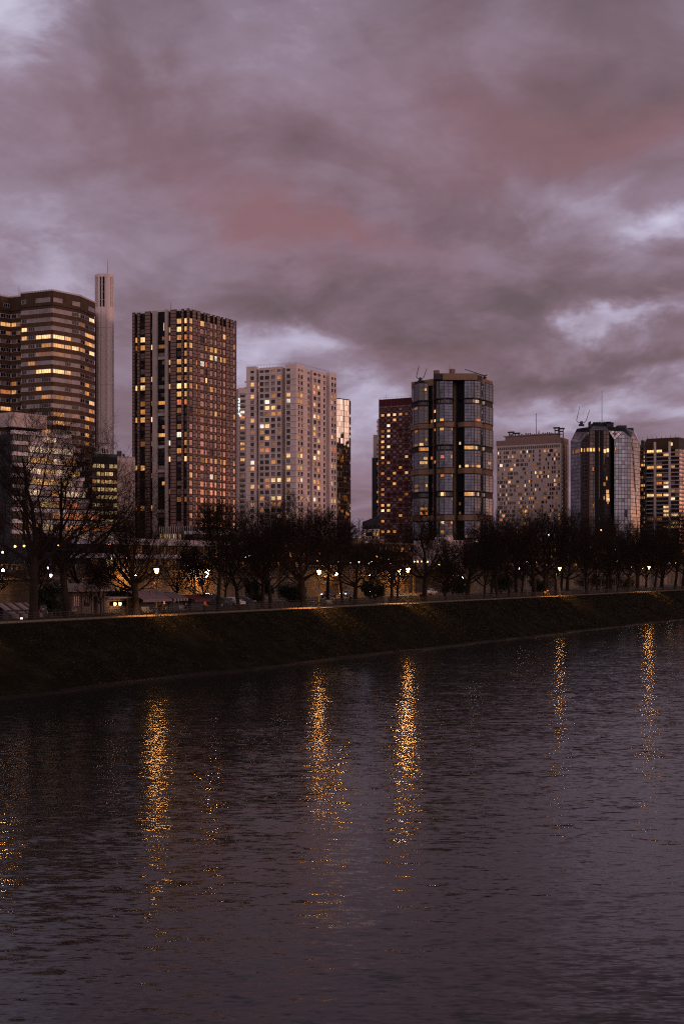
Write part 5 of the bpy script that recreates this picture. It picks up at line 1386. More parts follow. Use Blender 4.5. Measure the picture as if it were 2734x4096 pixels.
def tree(kind, px, v, top, label, group=None, rz=None, d=None, base=GZ, mirror=1, wide=1.0):
    x_, y_ = ray_v(px, v) if d is None else at(px, d)
    tr, cr, h0 = PR[kind]
    h = zat(top, y_) - base; s = h/h0
    e = empty('bare_tree', (x_, y_, base), label, 'tree', group, rz if rz is not None else rng.uniform(0, 6.28))
    e.scale = (s*wide*mirror, s*wide, s)
    for n, me in (('trunk', tr), ('crown', cr)):
        o = bpy.data.objects.new(n, me); COL.objects.link(o); o.parent = e
    TREES.append((px, y_)); return e
ROW = 'bare trees along the riverside path'
for a in [
 ('plane', 34, 6.0, 396, 'tall old plane tree with a thick trunk near the left edge', ROW, .2),
 ('lean', 68, 7.0, 432, 'big leaning forked tree, second large trunk from the left edge', ROW, .1),
 ('small', 101, 9.0, 560, 'small round bare tree in front of the low pavilion', ROW),
 ('limb', 136, 6.2, 486, 'thick-trunked tree with a heavy limb reaching left, left of the lantern by the couple', ROW, .0),
 ('small', 204, 12.0, 548, 'thin young tree in front of the cluster of white globe lamps', ROW),
 ('upright', 218, 4.2, 500, 'straight upright tree rising against the glowing foot of the ribbed tower', ROW),
 ('dense', 238, 8.0, 512, 'dark thick tree right of the parked vans, below the ribbed tower right edge', ROW),
 ('dense2', 262, 8.5, 506, 'tree with golden lamplight on the right side of its trunk', ROW),
 ('dense', 270.5, 5.4, 516, 'slender dark trunk just right of the gold-lit trunk', ROW),
 ('limb', 303, 6.0, 497, 'big dark tree with a limb bent low to the left, left of the second lantern', ROW, .3),
 ('upright', 341.5, 10.0, 521, 'leaning slim trunk beside the bright starry road lamp', ROW),
 ('spread2', 354.5, 6.0, 520, 'trunk just right of the bench with the sitting person', ROW),
 ('spread', 391.5, 6.0, 536, 'low spreading tree with a short stout trunk against the golden wall', ROW, 1.0),
 ('spread', 423.8, 6.4, 507, 'broad spreading tree with a thick trunk, below the black glass tower', ROW, 2.3),
 ('small', 445, 6.4, 556, 'thin sapling right of the broad spreading tree', ROW),
 ('spread2', 467, 9.0, 524, 'tree in front of the pale annex right end, branches over the golden wall', ROW),
 ('dense', 483.5, 6.0, 520, 'first tree of the dense right-hand row, below the black tower right edge', ROW),
 ('upright', 490.5, 11.0, 522, 'thin tree second in the dense right-hand row', ROW),
 ('dense2', 496.5, 6.0, 517, 'tree below the gap between the black tower and the beige slab', ROW),
 ('dense', 508.6, 6.0, 511, 'dense tree in front of the left part of the beige slab', ROW),
 ('dense2', 520.5, 9.0, 514, 'tree left of the thick trunk in the dense row, below the beige slab middle', ROW),
 ('limb', 533.5, 6.0, 513, 'thick trunk in the dense row, left of the pair on the far bench', ROW),
 ('dense', 544, 6.4, 510, 'dense tree right behind the pair on the far bench', ROW),
 ('dense2', 555, 6.0, 519, 'tree just left of the lantern with the gold-lit trunk beside it', ROW),
 ('spread2', 566, 8.0, 521, 'gold-lit tree just right of the far lantern', ROW),
 ('dense', 585.5, 6.0, 519, 'dense tree in front of the crystal-like tower left face', ROW),
 ('dense2', 596, 6.0, 521, 'tree below the dark central face of the grey glass tower', ROW),
 ('dense', 606, 7.0, 518, 'tree below the black recess of the grey glass tower', ROW),
 ('dense2', 616.5, 6.0, 520, 'tree below the right face of the grey glass tower', ROW),
 ('dense', 627.5, 7.0, 517, 'tree below the right edge of the grey glass tower', ROW),
 ('limb', 636.5, 6.0, 521, 'thick far trunk lit gold by the last lantern', ROW),
 ('dense', 645, 9.0, 518, 'tree just right of the last lantern', ROW),
 ('dense2', 653.5, 6.0, 522, 'far tree below the left fin of the banded tower', ROW),
 ('dense', 661.5, 6.0, 516, 'far tree between the two fins of the banded tower', ROW),
 ('dense2', 674, 6.0, 505, 'far tree below the right fin of the banded tower', ROW),
 ('dense', 682, 6.0, 495, 'far tree cut by the right edge of the picture', ROW)]:
    a = list(a)
    if a[1] > 225 and a[0] in ('dense', 'dense2'): a[3] += rng.choice((-7, -3, 3, 8, 12))
    tree(*a)
# second row by the road and a third on the raised quarter: these merge into one dark mass
G2 = 'bare trees in the rows behind the path'
r = random.Random(5)
L2 = 'bare tree in the merging rows behind the path trees, only partly visible'
for k in range(30):
    px = -12 + k*24 + r.uniform(-4, 4)
    if (px > 480 or px < 240) and k % 2: continue
    if 240 <= px <= 480 and k % 3 == 0: continue
    if 5 < px < 30 or 75 < px < 92: top = r.uniform(500, 520)
    elif px < 235: top = r.uniform(512, 545)
    elif px < 350: top = r.uniform(503, 520) if px < 330 else r.uniform(528, 545)
    elif px < 480: top = r.uniform(528, 552)
    else: top = r.uniform(508, 524)
    tree(r.choice(['dense', 'dense2', 'upright', 'spread2', 'dense']), px, r.uniform(14, 25), top, L2, G2)
G3 = 'bare trees on the raised quarter'
L3 = 'bare tree standing beyond the golden wall, its twigs before the lower storeys'
for k in range(22):
    px = -8 + k*33 + r.uniform(-6, 6)
    if px > 490 or (px < 240 and k % 2): continue
    top = r.uniform(505, 528) if (px < 60 or 240 < px < 335 or px > 480) else r.uniform(530, 550)
    tree(r.choice(['dense', 'dense2', 'spread2']), px, r.uniform(54, 80), top, L3, G3, base=BZ)

# ---- dark evergreen shrubs in front of the wall
shm = mat('evergreen_leaf', (.016, .020, .012), .8, var=.5, vscale=1.5)
def shrub(px, v, w, h, label, seed):
    x_, y_ = ray_v(px, v); e = empty('evergreen_shrub', (x_, y_, GZ), label, 'shrub', 'dark shrubs between path and wall'); r = random.Random(seed)
    m = MB()
    for k in range(7): a = r.uniform(0, 6.28); m.tube((x_, y_, GZ-.1), (x_+math.cos(a)*w*.3, y_+math.sin(a)*w*.3, GZ+h*.6), .06, .02, 5)
    m.build('stem', bark, e)
    lobes = [(r.uniform(-.6, .6)*w, r.uniform(-.5, .5)*w, r.uniform(.25, .78)*h, r.uniform(.28, .46)*w) for k in range(9)]
    m = MB()
    for k in range(3600):
        lx, ly, lz, lr = r.choice(lobes); d = Vector((r.gauss(0, 1), r.gauss(0, 1), r.gauss(0, .8))).normalized()*lr*(r.random()**.4)
        c = Vector((x_+lx, y_+ly, GZ+lz)) + d
        if c.z < GZ+.05: continue
        a = Vector((r.uniform(-1, 1), r.uniform(-1, 1), r.uniform(-1, 1))).normalized()*.16; b = a.orthogonal().normalized()*.09
        m.quad(tuple(c-a), tuple(c-b), tuple(c+a), tuple(c+b))
    m.build('foliage', shm, e)
shrub(54, 12, 2.6, 4.6, 'big dark evergreen shrub between the two biggest left trunks', 1)
shrub(258, 24, 3.0, 4.0, 'dark shrub behind the gold-lit trunk, in front of the wall', 2)
shrub(290, 22, 3.4, 3.4, 'broad dark shrub left of the big tree with the low limb', 3)
shrub(372, 26, 3.2, 3.6, 'dark shrub in front of the wall left of the short stout tree', 4)
shrub(452, 24, 3.6, 4.2, 'dark shrub right of the broad spreading tree', 5)
shrub(500, 26, 4.5, 4.4, 'dark shrub below the beige slab left end', 6)
shrub(540, 24, 4.2, 3.8, 'dark shrub behind the pair on the far bench', 7)
shrub(590, 25, 5.5, 4.4, 'dark shrub below the grey glass tower left face', 8)
shrub(622, 24, 5.0, 4.0, 'dark shrub below the grey glass tower right face', 9)
shrub(118, 24, 2.8, 3.2, 'dark shrub behind the pavilion wing', 10)

# ------------------------------------------------------------------ lamps
def lampmat(name, col, st, samp=True):
    m = bpy.data.materials.new(name); m.use_nodes = True; b = m.node_tree.nodes['Principled BSDF']
    b.inputs['Base Color'].default_value = (.8, .8, .8, 1); b.inputs['Emission Color'].default_value = (*col, 1); b.inputs['Emission Strength'].default_value = st
    if not samp: m.cycles.emission_sampling = 'NONE'
    return m
lm_path = lampmat('lantern_glow', (1, .42, .11), 105)
lm_road = lampmat('globe_glow', (1, .42, .10), 360)
lm_cool = lampmat('cool_globe_glow', (.8, .80, 1), 12)
lm_small = {'warm': lampmat('small_warm', (1, .58, .24), 14, False), 'pink': lampmat('small_pink', (1, .42, .30), 14, False), 'white': lampmat('small_white', (.9, 1, .92), 6, False), 'red': lampmat('small_red', (1, .06, .05), 6, False), 'orange': lampmat('small_orange', (1, .38, .10), 9, False), 'blue': lampmat('small_blue', (.5, .55, 1), 7, False)}
def lantern(px, v, y, label):
    x_, y_ = ray_v(px, v); zt = zat(y, y_)
    e = empty('lantern_lamp', (x_, y_, GZ), label, 'street lamp', 'lantern lamps along the riverside path')
    c = (x_, y_, 0)
    m = MB(); m.lathe((x_, y_, GZ), [(.22, 0), (.22, .25), (.12, .35), (.10, .9), (.14, .95), (.075, 1.05), (.055, zt-GZ-.75), (.09, zt-GZ-.72), (.09, zt-GZ-.62), (.05, zt-GZ-.6), (.05, zt-GZ-.42)], 10); m.build('post', M['lamp_post'], e, smooth=True)
    m = MB(); m.lathe((x_, y_, zt), [(.0, -.34), (.14, -.32), (.29, .22), (.0, .24)], 8); m.build('lantern_glass', lm_path, e)
    m = MB(); m.lathe((x_, y_, zt), [(.33, .23), (.30, .27), (.17, .42), (.05, .48), (.04, .57), (0, .60)], 8)
    for k in range(8):
        a = 2*math.pi*k/8; m.tube((x_+.165*math.cos(a), y_+.165*math.sin(a), zt-.38), (x_+.355*math.cos(a), y_+.355*math.sin(a), zt+.29), .012, .012, 4)
    m.build('lantern_cap', M['lamp_post'], e)
    ld = bpy.data.lights.new('lantern_light', 'SPOT'); lo = bpy.data.objects.new('lantern_light', ld); COL.objects.link(lo); lo.parent = e   # the light the lantern throws down
    lo.location = (-.5*WD.x*-1, -.5*WD.y*-1, zt-GZ-.5); ld.energy = 4600; ld.color = (1, .40, .09); ld.spot_size = R(104); ld.spot_blend = .5; ld.shadow_soft_size = .2
    return e
lantern(-66, .8, 571, 'lantern lamp just beyond the left edge, lighting the path there')
lantern(156.4, 1.6, 570.5, 'white glowing lantern on a post beside the standing couple')
lantern(318.6, .8, 572, 'white glowing lantern on a post left of the starry road lamp')
lantern(407.5, 1.2, 570, 'lantern lamp between the two low spreading trees')
lantern(559, 1.4, 568.5, 'lantern lamp in the dense right-hand tree row beside a gold-lit trunk')
lantern(648, 1.0, 567.5, 'farthest lantern lamp near the right edge')
def globe_lamp(px, v, y, mt, label, r_=.28, base=GZ, group=None, name='globe_lamp', extra=()):
    x_, y_ = ray_v(px, v); zt = zat(y, y_)
    e = empty(name, (x_, y_, base), label, 'street lamp', group)
    m = MB(); m.lathe((x_, y_, base), [(.16, 0), (.16, .3), (.07, .5), (.05, zt-base-r_*.9), (.11, zt-base-r_*.85), (.11, zt-base-r_*.7)], 8)
    for dx, dz in extra: m.tube((x_, y_, zt-.9), (x_+dx, y_, zt+dz-.2), .035, .03, 5)
    m.build('post', M['lamp_post'], e, smooth=True)
    m = MB(); m.ball((x_, y_, zt), r_, 10, 7); m.build('globe', mt, e, smooth=True)
    for dx, dz in extra:
        m = MB(); m.ball((x_+dx, y_, zt+dz), r_*.8, 10, 7); m.build('globe', mt, e, smooth=True)
RG = 'globe lamps along the road below the wall'
globe_lamp(336.2, 44.6, 574.2, lm_road, 'bright starry road lamp in front of the golden wall, left of the leaning slim trunk', .36, group=RG)
globe_lamp(207.4, 44.6, 574, lm_road, 'stack of white globe lamps on one post right of the standing couple', .24, group=RG, extra=((-.35, .35), (-.2, -.45), (.2, .6)))
globe_lamp(398.4, 44.6, 572, lm_road, 'three globe lamps on one post left of the low spreading tree crown', .26, group=RG, extra=((.3, .55), (.2, -.5)))
globe_lamp(406.4, 44.6, 569.2, lm_road, 'cluster of four globe lamps showing through the spreading tree', .22, group=RG, extra=((-.4, .1), (.4, .15), (.05, -.55)))
globe_lamp(134, 44.6, 575.2, lm_road, 'globe lamp shining between the forks of the tree with the low limb', .30, group=RG)
globe_lamp(51, 26, 575.6, lm_cool, 'cool bluish globe lamp between the two biggest left trunks', .24, group=RG)
globe_lamp(48, 40, 567.9, lm_cool, 'smaller cool globe lamp above the bluish one at the left', .18, group=RG)
globe_lamp(3, 44.6, 570, lm_road, 'globe lamp at the left edge lighting the wall behind the trees', .26, group=RG)
globe_lamp(370, 44.6, 575, lm_road, 'road lamp between the starry lamp and the three-globe post', .18, group=RG)
globe_lamp(462, 44.6, 578, lm_road, 'road lamp lighting the patch of wall right of the broad spreading tree', .20, group=RG)
globe_lamp(554.5, 14, 581, lampmat('red_orange_glow', (1, .25, .10), 40), 'small orange-red lamp below the far lantern', .16, group=RG)
SMALL = [(109.5,544.5,'pink'),(127,557.6,'pink'),(181,557,'pink'),(215,556.3,'pink'),(111,559,'pink'),(15,546.4,'orange'),(24.2,546,'orange'),(2.8,552.3,'pink'),(58.6,545.5,'orange'),(58,557.6,'pink'),
 (244.9,557,'warm'),(249.2,556,'orange'),(280,555.6,'white'),(265,558,'orange'),(307.8,555.3,'orange'),(319,553.4,'red'),(316.9,560.8,'warm'),(338.3,562,'warm'),(350,562.4,'white'),(358.2,562.2,'warm'),(368.5,563.3,'white'),(371.6,562,'warm'),(376.3,556.6,'orange'),(387.2,558.8,'white'),(390,563,'warm'),
 (414,561.7,'white'),(417,561.6,'warm'),(421,561.5,'warm'),(427,561.8,'warm'),(438.6,564.5,'warm'),(442,564.4,'warm'),(437.7,571,'white'),(470.2,560,'warm'),(473,560,'white'),(477,561,'orange'),(526.5,562.5,'white'),(535,562.5,'orange'),(518,568.5,'warm'),(586.3,548.3,'white'),(583.5,550.2,'warm'),(589,547.5,'white'),(614.5,549.6,'white'),(614.6,552.5,'white'),(616.3,560,'white'),(630,567,'blue'),(636,559.5,'orange'),(641.4,568,'warm'),(648.7,567.5,'white'),(655.6,566.4,'red'),(669,562.9,'white'),(675,563,'warm'),(253.5,566.3,'white'),(565,534.5,'warm'),(600,530,'orange'),(548,535,'white')]
SLAB = {'pink': 'small pinkish lamp on the raised quarter behind the trees', 'orange': 'small orange lamp on the raised quarter behind the trees', 'warm': 'small yellowish lamp on the raised quarter behind the trees', 'white': 'small white lamp on the raised quarter behind the trees', 'red': 'small red light on the raised quarter behind the trees', 'blue': 'single small bluish lamp on the raised quarter behind the trees'}
for px, y, c in SMALL:
    vv = 52 if px < 240 else (58 if px < 480 else 12.5)
    globe_lamp(px, vv, y, lm_small[c], SLAB[c] if px < 480 else SLAB[c].replace('on the raised quarter behind the trees', 'shining between the trunks of the dense right-hand trees'), .2 if c != 'white' else .24, base=BZ if px < 480 else GZ, group='small '+c+(' lamps on the raised quarter' if px < 480 else ' lamps among the right-hand trees'), name='terrace_lamp')

# ------------------------------------------------------------------ railings
def railing(v, u0, u1, step, hgt, nr, label):
    p = uv3((u0+u1)/2, v, GZ); e = empty('railing', p, label, 'railing')
    for k in range(nr):
        m = MB(); zz = GZ + hgt*(k+1)/nr; uu = u0
        while uu < u1:
            m.tube(uv3(uu, v, zz), uv3(min(u1, uu+step), v, zz), .024, .024, 5, cap=False); uu += step
        m.build('rail', M['metal'], e)
    posts = []; uu = u0
    while uu <= u1+.01: posts.append(uu); uu += step
    vis = sorted([u for u in posts if u > -12]) + sorted([u for u in posts if u <= -12], reverse=True)
    for u in vis[:100]:
        m = MB(); m.tube(uv3(u, v, GZ-.1), uv3(u, v, GZ+hgt+.06), .034, .034, 6); m.ball(uv3(u, v, GZ+hgt+.08), .05, 6, 4); m.build('post', M['metal'], e)
    if vis[100:]:
        m = MB()
        for u in vis[100:]: m.tube(uv3(u, v, GZ-.1), uv3(u, v, GZ+hgt+.06), .034, .034, 5)
        tag(m.build('far_posts', M['metal'], e), kind='stuff')
railing(.55, -60, 420, 1.5, 1.05, 4, 'thin metal railing along the river edge of the path')
railing(7.6, -60, 300, 3.0, 1.0, 3, 'second thin railing on the inland side of the path')

# ------------------------------------------------------------------ people
skin = mat('skin', (.42, .25, .18), .6, var=.05); hairm = mat('dark_hair', (.02, .015, .012), .7, var=.2)
cloth = {'black': mat('black_cloth', (.012, .012, .014), .9, var=.2), 'navy': mat('navy_cloth', (.016, .018, .03), .9, var=.2), 'grey': mat('grey_cloth', (.09, .085, .085), .9, var=.2), 'orange': mat('orange_cloth', (.55, .17, .03), .8, var=.2), 'pale': mat('pale_cloth', (.42, .33, .31), .85, var=.15), 'pink': mat('pink_cloth', (.45, .20, .26), .8, var=.15), 'brown': mat('brown_cloth', (.06, .038, .028), .9, var=.2)}
import bmesh
def skinned(name, verts, edges, radii, mt, parent, sub=1):
    me = bpy.data.meshes.new(name); bm = bmesh.new(); lay = bm.verts.layers.skin.verify()
    vs = []
    for i, (c, rr) in enumerate(zip(verts, radii)):
        v = bm.verts.new(c); v[lay].radius = (rr, rr) if not isinstance(rr, tuple) else rr; v[lay].use_root = (i == 0); vs.append(v)
    for a, b in edges: bm.edges.new((vs[a], vs[b]))
    bm.to_mesh(me); bm.free(); me.materials.append(mt)
    o = bpy.data.objects.new(name, me); COL.objects.link(o); o.parent = parent
    s = o.modifiers.new('Skin', 'SKIN'); s.use_smooth_shade = True
    if sub: o.modifiers.new('Sub', 'SUBSURF').levels = sub; o.modifiers['Sub'].render_levels = sub
    return o
def person(loc, rz, label, pose='stand', coat='black', legs='black', longcoat=False, shoes='black', group=None, hair='short', h=1.75):
    """facing local -Y; joints posed, one continuous skin surface, clothes as shells that follow it"""
    e = empty('person', loc, label, 'person', group, rz); s = h/1.75; e.scale = (s, s, s)
    if pose == 'sit':
        J = dict(pelvis=(0, 0, .50), spine=(0, .03, .74), chest=(0, .02, .97), neck=(0, -.01, 1.12), head=(0, -.04, 1.25), crown=(0, -.03, 1.33))
        hipz = .50
        L = {k: dict(hip=(k*.10, -.02, .49), knee=(k*.12, -.45, .50), ankle=(k*.12, -.47+.05*k, .09), toe=(k*.13, -.64, .04)) for k in (-1, 1)}
        Ar = {k: dict(sh=(k*.18, .02, 1.02), el=(k*.23, -.08, .76), wr=(k*.12, -.28, .62)) for k in (-1, 1)}
        fd = (0, -1, -.2)
    else:
        st = .24 if pose == 'walk' else .03
        J = dict(pelvis=(0, 0, .95), spine=(0, .01, 1.17), chest=(0, 0, 1.38), neck=(0, -.01, 1.51), head=(0, -.04, 1.62), crown=(0, -.03, 1.70))
        L = {k: dict(hip=(k*.09, 0, .93), knee=(k*.10, -.05-k*st*.5, .51), ankle=(k*.10, .03-k*st, .09 + (.06 if pose == 'walk' and k < 0 else 0)), toe=(k*.12, -.13-k*st, .04)) for k in (-1, 1)}
        Ar = {k: dict(sh=(k*.19, .01, 1.42), el=(k*.25, .04+k*st*.5, 1.15), wr=(k*.24, -.05+k*st*.9, .92)) for k in (-1, 1)}
        if pose == 'lean':
            for k in (-1, 1): Ar[k] = dict(sh=(k*.19, -.06, 1.40), el=(k*.26, -.22, 1.16), wr=(k*.20, -.44, 1.02))
            J['chest'] = (0, -.08, 1.36); J['neck'] = (0, -.14, 1.48); J['head'] = (0, -.19, 1.58); J['crown'] = (0, -.18, 1.67)
        fd = (0, -.15, -1) if pose != 'lean' else (0, -1, -.25)
    V_, E_, R_ = [], [], []
    def add(c, rr, to=None):
        V_.append(c); R_.append(rr)
        if to is not None: E_.append((to, len(V_)-1))
        return len(V_)-1
    ip = add(J['pelvis'], (.145, .105)); isp = add(J['spine'], (.13, .10), ip); ic = add(J['chest'], (.155, .11), isp); ine = add(J['neck'], .058, ic); ih = add(J['head'], (.078, .092), ine); icr = add(J['crown'], (.070, .082), ih)
    hx, hy, hz = J['head']; add((hx, hy-.115, hz-.005), .014, ih)              # nose
    for k in (-1, 1): add((hx+k*.092, hy+.01, hz), .014, ih)                     # ears
    for k in (-1, 1):
        a = Ar[k]; i1 = add(a['sh'], .058, ic); i2 = add(a['el'], .044, i1); i3 = add(a['wr'], .029, i2)
        w = Vector(a['wr']); f = Vector(fd).normalized(); side = Vector((k*.5, -.5, 0)) if abs(f.z) > .5 else Vector((k, 0, 0)); side.normalize()
        pm = add(tuple(w + f*.075), (.036, .020), i3)
        for n_, (off, ln) in enumerate(((-.030, .075), (-.010, .085), (.010, .08), (.028, .062))):
            b0 = w + f*.10 + side*off; j1 = add(tuple(b0 + f*ln*.5), .009, pm); add(tuple(b0 + f*ln*.9 + Vector((0, -.018, .0))), .008, j1)
        t1 = add(tuple(w + f*.055 - side*.045), .010, pm); add(tuple(w + f*.09 - side*.055), .009, t1)
        l = L[k]; i1 = add(l['hip'], .085, ip); i2 = add(l['knee'], .056, i1); i3 = add(l['ankle'], .038, i2); add(l['toe'], (.036, .026), i3)
    skinned('body', V_, E_, R_, skin, e)
    # trousers
    V_, E_, R_ = [], [], []
    ip = add(J['pelvis'], (.160, .125))
    for k in (-1, 1): l = L[k]; i1 = add(l['hip'], .105, ip); i2 = add(l['knee'], .076, i1); add(tuple(Vector(l['ankle']) + Vector((0, 0, .02))), .062, i2)
    skinned('trousers', V_, E_, R_, cloth[legs], e)
    V_, E_, R_ = [], [], []
    ip = add(tuple(Vector(J['pelvis']) + Vector((0, 0, -.02))), (.18, .14)); isp = add(J['spine'], (.165, .13), ip); ic = add(J['chest'], (.185, .14), isp); add(tuple(Vector(J['neck'])*.9 + Vector(J['chest'])*.1), .078, ic)
    if longcoat: add((0, .02, .62 if pose != 'sit' else .48), (.21, .17), ip)
    for k in (-1, 1): a = Ar[k]; i1 = add(a['sh'], .085, ic); i2 = add(a['el'], .066, i1); add(tuple(Vector(a['wr'])*.95 + Vector(a['el'])*.05), .050, i2)
    skinned('coat', V_, E_, R_, cloth[coat], e)
    for k in (-1, 1):
        V_, E_, R_ = [], [], []
        a = Vector(L[k]['ankle']); b = Vector(L[k]['toe']); i1 = add(tuple(a + Vector((0, .04, -.04))), .048); add(tuple(b + Vector((0, 0, .005))), (.048, .036), i1)
        skinned('shoe', V_, E_, R_, cloth[shoes], e)
    m = MB(); cx_, cy_, cz_ = J['crown']
    m.ball((cx_, cy_+.022, cz_+.012), .104, 12, 8, sx=.92, sy=.98, sz=.86)
    if hair == 'long': m.ball((cx_, cy_+.06, cz_-.13), .10, 10, 7, sx=.95, sy=.62, sz=1.6)
    o = m.build('hair', hairm, None, smooth=True, off=(0, 0, 0)); o.parent = e
    return e
def on_path(px, v): x_, y_ = ray_v(px, v); return (x_, y_, GZ+.008)
AL = math.atan2(TD.y, TD.x) - R(90)        # heading along the path, away from the viewer
person(on_path(159.4, 1.5), AL+R(170), 'person in a long dark knee-length coat, left of the couple under the lantern', 'walk', 'black', 'navy', True, hair='long', h=1.76)
person(on_path(164.2, 1.6), AL+R(-5), 'person in dark jacket and trousers, right of the couple under the lantern', 'stand', 'navy', 'black', h=1.86)
person(on_path(204, 3.0), AL+R(100), 'person in a bright orange jacket with pale scarf, by the railing below the globe lamps', 'lean', 'orange', 'navy', h=1.72)
person(on_path(349.8, 3.6), AL+R(80), 'dark-clothed person leaning forward, between the sitting person and the tree trunk', 'lean', 'black', 'black', h=1.8)
person(on_path(374.8, 2.8), AL+R(150), 'person in black walking with pale shoes, left of the short stout tree', 'walk', 'black', 'black', shoes='pink', h=1.76)
person(on_path(420.3, 4.2), AL+R(60), 'person in dark coat standing against the trunk of the broad spreading tree', 'stand', 'black', 'black', True, h=1.78)

# ------------------------------------------------------------------ benches, bins
wood = mat('pale_green_paint', (.27, .29, .27), .6, var=.2)
def bench(px, v, rz, label):
    x_, y_ = ray_v(px, v); e = empty('park_bench', (x_, y_, GZ), label, 'bench', 'pale slatted benches along the path', rz)
    def lb(name, boxes, mt):
        m = MB()
        for b in boxes: m.box(*b)
        o = m.build(name, mt, None, off=(0, 0, 0)); o.parent = e; return o
    W2 = .95
    lb('seat', [(-W2, W2, -.25+k*.11, -.16+k*.11, .43, .46) for k in range(5)], wood)
    m = MB()
    for k in range(5): m.hexa([(-W2, .31+.03*k, .52+k*.10), (W2, .31+.03*k, .52+k*.10), (W2, .335+.03*k, .52+k*.10), (-W2, .335+.03*k, .52+k*.10), (-W2, .33+.03*k, .60+k*.10), (W2, .33+.03*k, .60+k*.10), (W2, .355+.03*k, .60+k*.10), (-W2, .355+.03*k, .60+k*.10)])
    o = m.build('backrest', wood, None, off=(0, 0, 0)); o.parent = e
    for sx in (-.8, .8):
        m = MB(); m.tube((sx, -.22, 0), (sx, -.22, .44), .03, .025, 6); m.tube((sx, .34, 0), (sx, .30, .44), .03, .03, 6); m.tube((sx, .30, .44), (sx, .47, 1.02), .028, .022, 6); m.tube((sx, -.24, .42), (sx, .32, .42), .026, .026, 6)
        m.tube((sx, -.22, .44), (sx, -.24, .64), .02, .02, 5); m.tube((sx, -.24, .64), (sx, .37, .68), .022, .022, 5)
        o = m.build('leg_frame', M['metal'], None, off=(0, 0, 0)); o.parent = e
    return e, (x_, y_, GZ)
def sitter(b, rz, *a, **k):
    (e, p) = b
    off = Vector((k.pop('dx', 0), .02, 0)); off.rotate(Matrix.Rotation(rz, 3, 'Z'))
    return person((p[0]+off.x, p[1]+off.y, GZ-.005), rz, *a, pose='sit', **k)
bench(148.0, 5.6, AL+R(95), 'empty pale slatted bench left of the standing couple')
rz = AL+R(100); b = bench(184.5, 5.2, rz, 'pale slatted bench with a dark-clothed person on it, right of the couple')
sitter(b, rz, 'person in black sitting on the bench right of the couple', dx=.35, coat='black', legs='black')
rz = AL+R(78); b = bench(331.5, 4.6, rz, 'pale bench right of the second lantern, one person at its end')
sitter(b, rz, 'long-haired person sitting at the end of the bench beside the second lantern', dx=.5, coat='brown', legs='black', shoes='pale', hair='long')
rz = AL+R(95); b = bench(546.5, 4.6, rz, 'far pale bench with two people, left of the far lantern')
sitter(b, rz, 'left person of the pair in black on the far bench', dx=-.35, coat='black', legs='black'); sitter(b, rz, 'right person of the pair in black on the far bench', dx=.35, coat='black', legs='grey')
def litter_bin(px, v, label):
    x_, y_ = ray_v(px, v); e = empty('litter_bin', (x_, y_, GZ), label, 'bin', 'litter bins along the path')
    m = MB()
    for k in range(14):
        a = 2*math.pi*k/14; m.tube((x_+.24*math.cos(a), y_+.24*math.sin(a), GZ+.12), (x_+.29*math.cos(a), y_+.29*math.sin(a), GZ+.92), .018, .018, 4)
    m.lathe((x_, y_, GZ), [(.26, .10), (.27, .14), (.0, .15)], 14); m.build('basket', M['lamp_post'], e)
    m = MB(); m.lathe((x_, y_, GZ), [(.30, .88), (.33, .90), (.33, .96), (.29, .97), (.29, .90)], 14); m.build('rim', M['metal'], e)
    m = MB(); m.tube((x_, y_+.1, GZ), (x_, y_+.1, GZ+1.15), .03, .03, 6); m.build('post', M['metal'], e)
litter_bin(122.5, 6.0, 'dark litter bin in front of the pavilion wing'); litter_bin(251.7, 5.6, 'dark litter bin left of the gold-lit trunk'); litter_bin(312.5, 5.0, 'litter bin just left of the second lantern'); litter_bin(385, 5.6, 'litter bin left of the short stout tree')

# ------------------------------------------------------------------ pavilion, stalls
px_v = 13.0
def frame_at(px, v):
    x_, y_ = ray_v(px, v); return Vector((x_, y_))
pv0, pv1 = frame_at(71, 14), frame_at(104, 14)
T = Tower('pavilion', ((pv0.x+pv1.x)/2, (pv0.y+pv1.y)/2+1), 'low park pavilion with overhanging roof, dark doorway and two lit lanterns', 'pavilion', z=GZ)
f = Fac(pv0, pv1); f2 = Fac(frame_at(104, 14.2), frame_at(129, 14.2))
plas = mat('plaster_wall', (.13, .105, .10), .9, var=.25, vscale=.4)
zr = zat(588.8, pv1.y); 
f.box(T.mb('wall'), 0, f.L*.62, GZ, zr-.3, -5, 0); f.box(T.mb('wall'), f.L*.78, f.L, GZ, zr-.3, -5, 0); f.box(T.mb('wall'), f.L*.62, f.L*.78, GZ+2.3, zr-.3, -5, 0); 
f.box(T.mb('doorway'), f.L*.62, f.L*.78, GZ, GZ+2.3, -5, -.6)
f.box(T.mb('roof'), -1.0, f.L+.8, zr-.3, zr+.06, -6, 1.2); 
T.mb('roof').hexa([f.pt(-.6, zr+.06, .8), f.pt(f.L+.4, zr+.06, .8), f.pt(f.L+.4, zr+.06, -5.6), f.pt(-.6, zr+.06, -5.6), f.pt(1.5, zr+.75, -1.8), f.pt(f.L-1.5, zr+.75, -1.8), f.pt(f.L-1.5, zr+.75, -3.4), f.pt(1.5, zr+.75, -3.4)])
f.box(T.mb('chimney'), f.L*.80, f.L*.83, zr+.2, zr+1.5, -3, -2.6)
for a in (.02, .30, .60, .80, .97): f.box(T.mb('column'), f.L*a, f.L*a+.35, GZ, zr-.3, 0, .12)
for a in (.07, .36): T.window(f, f.L*a, f.L*(a+.18), GZ+1.0, GZ+2.5, .03, 'gl_curt' if a < .2 else 'gl_dark', 'frame_d', 3, .08, .06)
zr2 = zat(598.6, f2.A.y)
